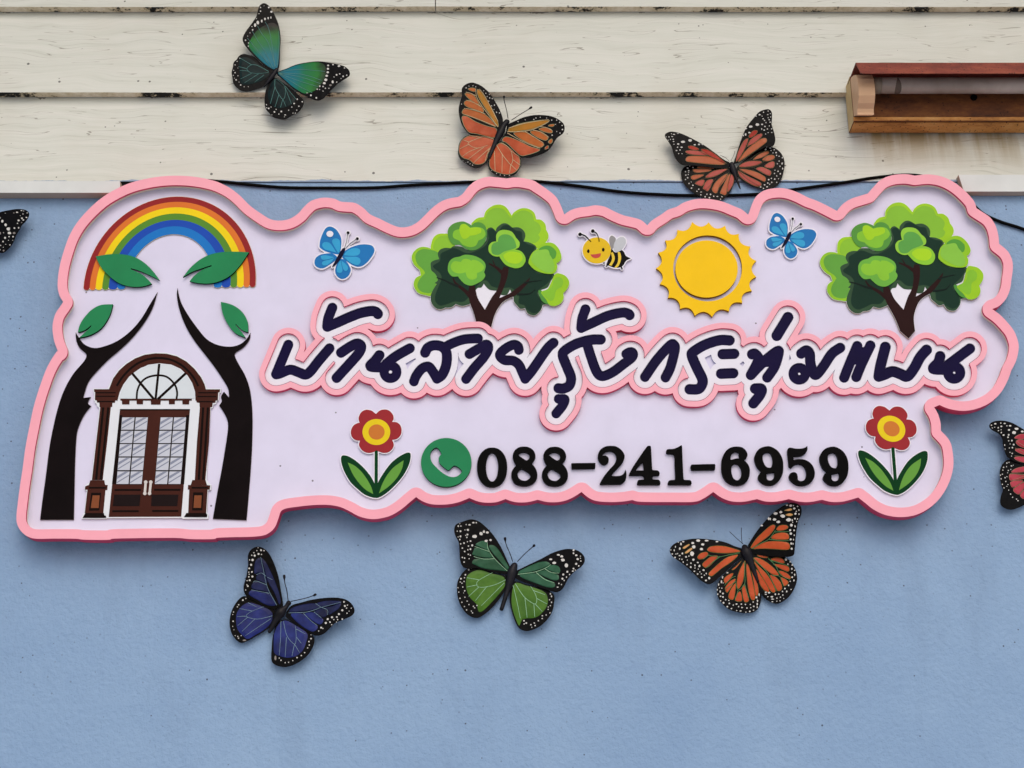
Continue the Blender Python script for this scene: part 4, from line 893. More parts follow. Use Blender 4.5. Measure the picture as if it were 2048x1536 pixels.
for cap_, st_, col_, cst, slab, blk, frm, inn, foot in (
  ([(260, 535), (480, 535), (590, 555), (582, 690), (550, 690), (545, 720), (510, 722), (508, 778), (335, 778), (333, 718), (300, 716), (298, 687), (272, 685), (275, 575), (262, 570)],
   [((282, 583), (556, 583)), ((288, 632), (550, 632)), ((315, 704), (530, 704))], [(345, 776), (490, 776), (440, 1250), (378, 1776), (230, 1776), (290, 1250)],
   [((385, 785), (288, 1772)), ((455, 785), (350, 1772))], [[(208, 1778), (400, 1778), (412, 1845), (190, 1845)], [(140, 1862), (185, 1843), (446, 1843), (440, 1912), (135, 1906)]], [(170, 1908), (416, 1910), (386, 2228), (132, 2228)],
   [(222, 1949), (356, 1949), (330, 2190), (190, 2194)], [(240, 1985), (336, 1985), (322, 2157), (216, 2157)], [(142, 2226), (394, 2226), (400, 2258), (420, 2262), (426, 2292), (104, 2292)]),
  ([(1640, 570), (1785, 537), (1982, 537), (1976, 575), (1955, 580), (1950, 690), (1922, 690), (1916, 720), (1880, 722), (1874, 780), (1702, 780), (1700, 722), (1662, 716), (1656, 690), (1645, 690)],
   [((1682, 583), (1936, 583)), ((1672, 635), (1930, 635)), ((1690, 705), (1890, 705))], [(1705, 778), (1850, 778), (1830, 1250), (1780, 1776), (1635, 1776), (1665, 1250)],
   [((1750, 785), (1690, 1772)), ((1815, 785), (1750, 1772))], [[(1602, 1776), (1782, 1776), (1802, 1845), (1580, 1845)], [(1545, 1843), (1846, 1848), (1840, 1906), (1540, 1906)]], [(1560, 1904), (1810, 1904), (1790, 2228), (1545, 2228)],
   [(1615, 1944), (1752, 1944), (1738, 2189), (1600, 2189)], [(1630, 1985), (1730, 1985), (1720, 2155), (1618, 2155)], [(1520, 2226), (1788, 2226), (1806, 2250), (1800, 2282), (1490, 2280)])):
    dpart('capital', [cap_], BRN, 2); dpart('capital_groove', [bar(a, b2, 15) for a, b2 in st_], BLKB, 3)
    dpart('column', [col_], BRN, 1); dpart('column_flute', [bar(a, b2, 30) for a, b2 in cst], BLKB, 2)
    dpart('pedestal', slab + [blk], BRN, 2); sl_ = slab[1]
    dpart('pedestal_groove', [bar(((slab[1][0][0] + 48), 1880), ((slab[1][2][0] - 24), 1880), 22)], BLKB, 4)
    dpart('pedestal_frame', [frm], BLKB, 4); dpart('pedestal_panel', [inn], TAN, 5); dpart('pedestal_foot', [foot], BLKB, 4)
dpart('door_leaf', [[(614, 810), (1570, 810), (1450, 2276), (460, 2280)]], BRN, 1)
dpart('door_edge', [[(614, 806), (1570, 806), (1569, 824), (613, 824)], [(608, 890), (648, 890), (565, 1830), (505, 1830)], [(1515, 890), (1562, 890), (1490, 1830), (1442, 1830)]], BLKB, 2)
PANE = paint('#c3c8d4', 0.25, 0.03, name='pane_print'); STRK = paint('#858ca0', 0.3, 0.05, name='streak_print')
ys = [(920, 1087), (1104, 1270), (1285, 1452), (1469, 1640), (1658, 1829)]
streaks = MB(); grd = []
for tl, tr, bl, br_ in (((645, 920), (995, 920), (565, 1830), (910, 1830)), ((1170, 920), (1516, 920), (1090, 1830), (1440, 1830))):
    grd.append([(tl[0] - 4, 916), (tr[0] + 2, 916), (br_[0] + 2, 1834), (bl[0] - 4, 1834)])
    for ya, yb in ys:
        for u0, u1 in ((0.0, 0.478), (0.528, 1.0)):
            def at(u, y):
                t = (y - 920) / 910; xl = tl[0] + (bl[0] - tl[0]) * t; xr = tr[0] + (br_[0] - tr[0]) * t
                return (xl + (xr - xl) * u, y)
            MB().plate([dz([at(u0, ya), at(u1, ya), at(u1, yb), at(u0, yb)])], dd0 + 0.0012, 0.0003).build('pane', [PANE], door, so)
            def pq(s_, t): return at(u0 + (u1 - u0) * s_, ya + (yb - ya) * t)
            streaks.plate([dz([pq(.02, .36), pq(.62, .02), pq(.93, .02), pq(.02, .60)])], dd0 + 0.00135, 0.0001)
            streaks.plate([dz([pq(.02, .84), pq(.97, .26), pq(.97, .36), pq(.02, .95)])], dd0 + 0.00135, 0.0001)
dpart('glazing_bars', grd, BLKB, 3)
streaks.build('glass_streaks', [STRK], door, so)['kind'] = 'stuff'
dpart('door_groove', [bar((540, 1910), (900, 1910), 24), bar((1080, 1908), (1440, 1908), 24), bar((510, 2200), (870, 2200), 24), bar((1055, 2197), (1410, 2197), 24)], BLKB, 3)
dpart('door_panel', [[(535, 1975), (895, 1975), (880, 2130), (515, 2130)], [(1045, 1975), (1412, 1975), (1396, 2130), (1040, 2130)]], paint('#1c1314', 0.45, 0.2), 3)
for a, b2 in (((965, 1803), (953, 1958)), ((1035, 1803), (1018, 1958))):
    h1 = offset_union([dz(bar(a, b2, 12)), dz(ell(*a, 14, 14, 10)), dz(ell(*b2, 14, 14, 10))], 1.5, 0.4)
    MB().plate(h1, dd0 + 0.0016, 0.0006).build('door_handle', [paint('#cfcbc8', 0.35, 0.03)], door, so)

# ---------------------------------------------------------------- ornamental butterflies on the wall
M_BWING = foil('#040405', '#0a0a0d', 0.3, 0.06); M_SPOT = paint('#cfcfcb', 0.4, 0.12); M_SPOTG = paint('#857f7c', 0.4, 0.05)
M_BODY = foil('#101014', '#1c1c24', 0.35)
GROUP = 'ornamental butterflies stuck on the wall'
def ornament(Z, label, wings, body, ants, d0, lift, cellmats, vein_hex=None, vein_w=0.9, ant_w=1.6, club=True, tone=None, rim=None):
    z = lambda p: zt(Z, p)
    bd = [(Z[0] + x / Z[2], Z[1] + y / Z[2], r / Z[2]) for x, y, r in body]
    ax0, ax1 = bd[0], bd[-1]
    ux, uy = ax1[0] - ax0[0], ax1[1] - ax0[1]; ul = math.hypot(ux, uy); ux /= ul; uy /= ul
    cx, cy = bd[1][0], bd[1][1]
    ox, oz = W(cx, cy, d0)
    root = thing('butterfly_ornament', (ox, -d0, oz), label, 'butterfly ornament', GROUP); org = (ox, -d0, oz)
    vm = paint(vein_hex, 0.35, 0.15) if vein_hex else None
    for wi, wg in enumerate(wings):
        k = lift[wi] * 0.62
        def dep(px, py, k=k, e=0.0): return d0 + e + k * abs((px - ax0[0]) * uy - (py - ax0[1]) * ux) * PXM
        wo = MB().plate([spl(z(wg['o']), 4)], lambda x, y: dep(x, y, e=0.0004 * (wi % 2)), 0.0014, 0, 0, back=True).build('wing', [tone or M_BWING], root, org)
        e0 = 0.0004 * (wi % 2)
        if wg.get('c'):
            for q, cell in enumerate(wg['c']):
                m_ = MB()
                cm, pts = cell if isinstance(cell[0], (str, int)) else (0, cell)
                cp_ = spl(z(pts), 3)
                mx = sum(p[0] for p in cp_) / len(cp_); my = sum(p[1] for p in cp_) / len(cp_)
                e1 = e0 + 0.0005 + 0.00004 * (q % 6)
                # pillowed cell: outer ring sits low, inner ring higher
                b0 = len(m_.v); n = len(cp_)
                inner = [(mx + (p[0] - mx) * 0.8, my + (p[1] - my) * 0.8) for p in cp_]
                for ringp, ee in ((cp_, e1), (inner, e1 + 0.0011)):
                    for p in ringp:
                        d_ = dep(p[0], p[1], e=ee); x, zz = W(p[0], p[1], d_); m_.v.append((x, -d_, zz))
                sgn = area(cp_) > 0
                for i in range(n):
                    j = (i + 1) % n
                    fc = [b0 + i, b0 + j, b0 + n + j, b0 + n + i]
                    m_.face(fc[::-1] if sgn else fc, cm, True)
                m_.plate([inner], lambda x, y, e2=e1 + 0.0011: dep(x, y, e=e2), 0.0002, cm, cm)
                m_.build('wing_cell', cellmats, wo, org)
        if rim and wg.get('c'):
            m_ = MB()
            for q, cell in enumerate(wg['c']):
                pts = cell[1] if isinstance(cell[0], (str, int)) else cell
                cp_ = spl(z(pts), 3); m_.ribbon(cp_ + cp_[:1], rim[1], lambda x, y, q=q: dep(x, y, e=e0 + 0.0009 + 0.00003 * (q % 8)), 0.0003, 0, 1)
            m_.build('cell_outlines', [paint(rim[0], 0.35, 0.2)], wo, org)['kind'] = 'stuff'
        if wg.get('v') and vm:
            m_ = MB()
            for q, vn in enumerate(wg['v']): m_.ribbon(z(vn), vein_w, lambda x, y, q=q: dep(x, y, e=e0 + 0.0021 + 0.00003 * (q % 8)), 0.0004, 0, 4, (1, 0.7))
            m_.build('wing_veins', [vm], wo, org)['kind'] = 'stuff'
        if wg.get('s'):
            m_ = MB()
            for q, sp_ in enumerate(wg['s']):
                x, y, a = sp_[:3]; b2 = sp_[3] if len(sp_) > 3 else a; a *= 0.84; b2 *= 0.84
                ang = random.uniform(-.5, .5)
                px, py = z([(x, y)])[0]
                nn = 9; el = [(px + a * wx / Z[2], py + b2 * wy / Z[2]) for wx, wy in ell(0, 0, 1.0, 1.0, nn, ang)]
                el = [(p[0] + random.uniform(-.12, .12) * a / Z[2], p[1] + random.uniform(-.12, .12) * b2 / Z[2]) for p in el]
                m_.plate([el], lambda xx, yy, q=q: dep(xx, yy, e=e0 + 0.0009 + 0.00003 * (q % 9)), 0.0003, 1 if len(sp_) > 4 else 0)
            m_.build('wing_spots', [M_SPOT, M_SPOTG], wo, org)['kind'] = 'stuff'
    # body: one tapered rounded piece
    P = []; rr = []
    n = len(bd)
    cs = spl([(q[0], q[1]) for q in bd], 6, closed=False); rs = spl([(i * 10.0, q[2]) for i, q in enumerate(bd)], 6, closed=False)
    m_ = MB()
    pts = []; rad = []
    dB = d0 + 0.003
    for (x, y), (_, r) in zip(cs, rs):
        pts.append(wp(x, y, dB)); rad.append(max(r * PXM, 0.0012))
    e = Vector(pts[0]) - Vector(pts[1]); e.normalize(); e2 = Vector(pts[-1]) - Vector(pts[-2]); e2.normalize()
    pts = [tuple(Vector(pts[0]) + e * rad[0] * .8)] + [tuple(Vector(pts[0]) + e * rad[0] * .45)] + pts + [tuple(Vector(pts[-1]) + e2 * rad[-1] * .5)]
    rad = [rad[0] * .35, rad[0] * .8] + rad + [rad[-1] * .3]
    # keep the body flattish against the wall
    m_.tube(pts, rad, seg=14)
    yb = -dB
    m_.v = [(x, yb + (y - yb) * 0.75, zz) for x, y, zz in m_.v]
    m_.build('body', [M_BODY], root, org)
    for a in ants:
        P = spl(z(a), 6, closed=False); mm = len(P)
        q = [wp(x, y, d0 + 0.004 + 0.012 * i / mm) for i, (x, y) in enumerate(P)]
        rads = [ant_w * 0.5 * PXM * (1 if not club else (0.7 if i < mm * 0.72 else 0.7 + 1.5 * math.sin(math.pi * min(1, (i - mm * 0.72) / (mm * 0.28)) ** .8 * .93))) for i in range(mm)]
        MB().tube(q, rads, seg=8).build('antenna', [M_BODY], root, org)
    return root

def mirror(pts, a, b2):
    ux, uy = b2[0] - a[0], b2[1] - a[1]; l = math.hypot(ux, uy); ux /= l; uy /= l
    out_ = []
    for p in pts:
        x, y = p[0] - a[0], p[1] - a[1]; t = x * ux + y * uy; nx, ny = x - t * ux, y - t * uy
        out_.append((a[0] + t * ux - nx, a[1] + t * uy - ny) + tuple(p[2:]))
    return out_

# --- teal and green butterfly
TEAL = radial_mat('teal_green_foil', [(0.0, '#0d4f56'), (0.2, '#116f86'), (0.40, '#116e78'), (0.54, '#187048'), (0.70, '#247430'), (0.82, '#123c1a'), (0.90, '#040505')], 1 / 0.165)
DTEAL = foil('#081416', '#10282a', 0.3, 0.08)
ornament((450, 0, 6.4), 'teal and green butterfly ornament with black lower wings, highest on the weatherboards', [
 dict(o=[(690, 865), (705, 620), (712, 480), (690, 330), (640, 200), (590, 110), (545, 60), (500, 40), (455, 60), (425, 110), (405, 200), (370, 260), (320, 330), (255, 420), (225, 500), (250, 570), (320, 660), (400, 740), (500, 830), (610, 900)],
  c=[(0, [(676, 850), (697, 620), (700, 480), (680, 340), (600, 290), (500, 330), (400, 400), (320, 520), (300, 580), (340, 650), (430, 745), (520, 825), (620, 885)])],
  v=[[(640, 860), (600, 560), (560, 370), (515, 280)], [(615, 865), (500, 640), (420, 520), (350, 400)], [(590, 865), (480, 720), (380, 600), (285, 485)], [(645, 850), (560, 560), (470, 430), (415, 330)], [(668, 840), (690, 600), (690, 400)]],
  s=[(385, 320, 18, 26), (420, 290, 20, 28), (470, 268, 14, 22), (512, 242, 13, 20), (552, 232, 12, 18), (588, 225, 8, 16), (355, 383, 12), (570, 380, 11), (595, 150, 16), (560, 95, 13), (455, 95, 9), (455, 143, 10), (262, 515, 11), (300, 550, 8), (298, 590, 8), (403, 237, 7), (345, 340, 7), (320, 420, 7), (290, 462, 6), (440, 450, 5), (508, 467, 5), (620, 455, 9), (592, 575, 5), (475, 570, 5), (435, 175, 6), (500, 75, 5)]),
 dict(o=[(670, 920), (780, 880), (900, 830), (1040, 800), (1190, 785), (1330, 800), (1450, 825), (1530, 850), (1580, 890), (1600, 940), (1580, 980), (1500, 1030), (1420, 1090), (1360, 1150), (1300, 1220), (1240, 1270), (1170, 1285), (1080, 1250), (960, 1190), (860, 1120), (760, 1030), (670, 960)],
  c=[(0, [(690, 925), (790, 885), (900, 840), (1040, 808), (1190, 797), (1280, 840), (1290, 960), (1240, 1060), (1150, 1160), (1030, 1195), (960, 1170), (860, 1105), (760, 1015), (690, 955)])],
  v=[[(680, 925), (900, 890), (1130, 900), (1280, 915)], [(690, 932), (1000, 955), (1240, 1030)], [(690, 940), (960, 1040), (1190, 1110)], [(700, 950), (960, 1110), (1120, 1190)], [(690, 936), (980, 990), (1220, 1070)]],
  s=[(1320, 838, 16, 12), (1318, 880, 18, 14), (1315, 925, 18, 15), (1302, 970, 19, 16), (1290, 1022, 24, 20), (1270, 1065, 22, 16), (1378, 1048, 16, 22), (1350, 1090, 20, 14, 1), (1458, 845, 20, 14), (1382, 827, 14, 10), (1530, 870, 12, 8), (1428, 957, 13), (1468, 945, 10), (1512, 977, 13), (1558, 963, 10), (1395, 985, 7), (1485, 1005, 7), (1430, 1050, 9), (1213, 1103, 12), (1255, 1107, 11), (1180, 1142, 10), (1285, 1130, 10), (1100, 1220, 14), (1168, 1252, 13), (1210, 1145, 8), (1330, 1130, 8), (1255, 1165, 8), (1050, 1190, 7), (1130, 1030, 6), (1105, 965, 6), (1015, 1020, 6), (980, 905, 6)]),
 dict(o=[(610, 910), (480, 830), (380, 730), (310, 705), (240, 690), (180, 715), (150, 760), (110, 800), (100, 860), (85, 930), (95, 1000), (110, 1070), (160, 1130), (230, 1165), (310, 1165), (400, 1140), (480, 1110), (560, 1040), (625, 960)],
  c=[(1, [(570, 930), (440, 830), (300, 740), (210, 740), (180, 800), (190, 960), (200, 1060), (260, 1085), (380, 1065), (500, 1015)])],
  v=[[(560, 915), (420, 840), (340, 830), (280, 880), (330, 930), (450, 940), (560, 925)], [(280, 880), (170, 850)], [(300, 910), (190, 900)], [(340, 940), (200, 1010)], [(430, 945), (250, 1060)], [(340, 830), (190, 740)], [(500, 960), (380, 1050)]],
  s=[(190, 745, 9), (155, 785, 8), (130, 830, 8), (128, 930, 10), (105, 965, 7), (142, 1022, 11), (200, 1088, 11), (165, 970, 7), (110, 900, 7), (245, 1110, 6), (300, 1110, 6), (165, 870, 5), (120, 1000, 5), (180, 1050, 6)]),
 dict(o=[(630, 990), (720, 1040), (820, 1110), (900, 1180), (960, 1230), (1000, 1280), (1005, 1340), (970, 1400), (920, 1450), (850, 1480), (780, 1520), (700, 1520), (620, 1500), (560, 1440), (520, 1390), (505, 1310), (510, 1220), (530, 1130), (580, 1030)],
  c=[(1, [(640, 1020), (720, 1080), (820, 1170), (900, 1270), (860, 1330), (780, 1370), (680, 1385), (590, 1340), (550, 1240), (560, 1140), (600, 1050)])],
  v=[[(640, 1010), (640, 1110), (690, 1210), (740, 1270), (770, 1220), (765, 1110), (700, 1040), (650, 1010)], [(690, 1210), (640, 1370)], [(640, 1110), (580, 1330)], [(740, 1270), (710, 1375)], [(740, 1270), (780, 1360)], [(765, 1110), (850, 1330)], [(770, 1100), (910, 1270)]],
  s=[(885, 1325, 12), (925, 1270, 11), (988, 1302, 10), (945, 1360, 10), (918, 1410, 9), (855, 1370, 9), (900, 1448, 8), (870, 1448, 7), (815, 1410, 8), (720, 1427, 13), (770, 1470, 14, 8), (632, 1432, 12), (655, 1400, 8), (690, 1460, 8), (560, 1388, 12), (530, 1340, 8), (535, 1380, 7), (590, 1370, 7), (600, 1470, 6), (760, 1495, 6)]),
], [(662, 888, 26), (600, 980, 34), (500, 1110, 10)], [], 0.017, (0.22, 0.22, 0.10, 0.10), [TEAL, DTEAL], '#5f8f8a', 1.0)

# --- orange butterfly
ORA, ORY, ORR = foil('#a3541f', '#b56226', 0.3), foil('#9c6c14', '#b0731c', 0.3), foil('#a5431f', '#bc5a36', 0.28)
ornament((890, 150, 6.981), 'orange butterfly ornament with black leading edges, standing on the top edge of the sign', [
 dict(o=[(810, 640), (770, 500), (700, 370), (620, 250), (520, 160), (440, 120), (370, 105), (290, 130), (235, 190), (235, 290), (210, 380), (190, 480), (205, 600), (240, 700), (320, 810), (420, 830), (560, 850), (690, 900), (760, 760)],
  c=[(1, [(450, 200), (510, 240), (600, 380), (680, 520), (740, 660), (735, 725), (640, 580), (520, 400), (460, 290)]), (0, [(320, 195), (370, 180), (425, 190), (420, 232), (370, 225)]), (0, [(275, 260), (350, 260), (410, 290), (460, 370), (480, 412), (420, 390), (330, 330)]), (0, [(265, 390), (300, 355), (370, 360), (500, 430), (540, 522), (420, 485), (300, 440)]), (0, [(240, 510), (270, 472), (350, 482), (560, 550), (700, 690), (690, 718), (500, 640), (350, 580), (250, 540)]), (2, [(240, 578), (310, 578), (430, 653), (600, 718), (718, 752), (695, 870), (560, 850), (440, 820), (340, 803), (280, 730), (245, 650)])],
  v=[[(740, 725), (600, 545), (500, 410), (440, 300), (430, 190)], [(740, 650), (640, 450), (540, 270), (480, 195)], [(500, 440), (400, 385), (290, 350)], [(560, 545), (420, 490), (265, 465)], [(700, 715), (520, 640), (350, 575), (240, 540)], [(430, 290), (340, 250), (290, 240)]],
  s=[(430, 165, 8), (390, 150, 7), (570, 255, 8), (590, 300, 8), (625, 320, 9), (660, 330, 9), (610, 365, 8), (650, 430, 8), (690, 420, 9), (720, 520, 9), (760, 530, 9), (335, 155, 6), (295, 180, 9), (685, 480, 7), (620, 270, 7), (540, 220, 6), (230, 405, 8)]),
 dict(o=[(870, 700), (960, 650), (1100, 590), (1240, 560), (1380, 560), (1500, 580), (1600, 630), (1660, 690), (1670, 760), (1640, 820), (1560, 880), (1500, 980), (1430, 1060), (1330, 1110), (1200, 1150), (1090, 1150), (1030, 1130), (900, 1000), (800, 900), (850, 800)],
  c=[(1, [(880, 770), (920, 730), (1050, 680), (1200, 650), (1350, 630), (1450, 635), (1430, 660), (1330, 710), (1200, 760), (1060, 780), (920, 800)]), (0, [(1480, 690), (1530, 690), (1500, 722), (1440, 710)]), (0, [(1310, 750), (1400, 735), (1480, 760), (1500, 800), (1450, 810), (1350, 780)]), (0, [(1190, 790), (1290, 780), (1400, 840), (1440, 880), (1410, 912), (1350, 900), (1250, 850)]), (0, [(960, 805), (1130, 800), (1250, 870), (1370, 950), (1370, 990), (1320, 1010), (1180, 960), (1030, 880)]), (2, [(840, 862), (940, 882), (1080, 942), (1200, 1002), (1325, 1042), (1250, 1085), (1150, 1115), (1060, 1125), (960, 1045), (870, 955), (800, 915)]), (0, [(1440, 930), (1490, 890), (1500, 930), (1470, 960)]), (2, [(1400, 1010), (1440, 985), (1440, 1020), (1400, 1040)])],
  v=[[(870, 790), (1060, 790), (1230, 760), (1420, 670), (1460, 630)], [(890, 740), (1050, 690), (1250, 650), (1450, 620)], [(1120, 790), (1250, 870), (1370, 945)], [(1230, 770), (1350, 800), (1450, 870)], [(1330, 720), (1430, 740), (1500, 780)], [(870, 810), (1030, 900), (1180, 970), (1330, 1025)]],
  s=[(1240, 620, 9), (1270, 600, 8), (1020, 650, 9), (1120, 625, 7), (1490, 630, 9), (1560, 630, 9), (1600, 660, 9), (1635, 705, 9), (1640, 760, 12), (1605, 810, 10), (1495, 840, 10), (1440, 1020, 8), (1330, 590, 7), (1420, 600, 7), (1545, 690, 6), (1560, 790, 6)]),
 dict(o=[(700, 890), (560, 850), (420, 820), (320, 840), (250, 880), (200, 950), (185, 1030), (185, 1110), (220, 1180), (300, 1240), (370, 1280), (440, 1300), (520, 1270), (590, 1200), (620, 1120), (650, 1050), (715, 960)],
  c=[(2, [(685, 905), (560, 868), (420, 842), (320, 853), (235, 910), (198, 1000), (203, 1090), (250, 1155), (340, 1185), (420, 1245), (520, 1238), (580, 1180), (605, 1090), (665, 1010)])],
  v=[[(680, 895), (550, 860), (450, 890), (340, 935), (330, 970), (430, 1020), (540, 1000), (600, 980)], [(480, 1015), (340, 1070), (240, 1140)], [(540, 1010), (420, 1100), (320, 1180)], [(630, 1020), (500, 1130), (390, 1240)], [(340, 940), (250, 905)], [(480, 870), (330, 840)], [(340, 965), (210, 1030)], [(640, 1000), (590, 1100), (560, 1200)]],
  s=[(320, 1215, 8), (350, 1240, 7), (385, 1258, 8), (250, 1195, 6), (290, 1225, 5)]),
 dict(o=[(710, 960), (800, 930), (900, 1000), (1000, 1080), (1050, 1150), (1062, 1230), (1040, 1310), (980, 1385), (900, 1415), (840, 1422), (740, 1405), (660, 1360), (610, 1300), (605, 1210), (630, 1110), (670, 1030)],
  c=[(2, [(730, 972), (800, 947), (890, 1012), (990, 1092), (1040, 1162), (1047, 1240), (1020, 1315), (950, 1370), (870, 1388), (780, 1375), (690, 1342), (628, 1285), (622, 1200), (650, 1100), (690, 1032)])],
  v=[[(720, 980), (800, 1110), (870, 1200), (920, 1250), (945, 1180), (920, 1060), (860, 990), (780, 950)], [(690, 1060), (700, 1350)], [(800, 1110), (795, 1365)], [(920, 1250), (900, 1370)], [(920, 1250), (1000, 1330)], [(945, 1180), (1050, 1260)], [(920, 1060), (1050, 1150)]],
  s=[(720, 1375, 7), (770, 1395, 7), (830, 1405, 8), (900, 1400, 8), (650, 1335, 6)]),
], [(868, 650, 42), (815, 710, 45), (775, 800, 58), (700, 950, 36), (615, 1160, 22)], [[(880, 610), (862, 500), (825, 350), (825, 290)], [(930, 630), (1050, 550), (1150, 490), (1215, 445)]], 0.016, (0.30, 0.34, 0.16, 0.26), [ORA, ORY, ORR], '#cbb48e', 1.25, 2.4, rim=('#8f9a78', 0.9))

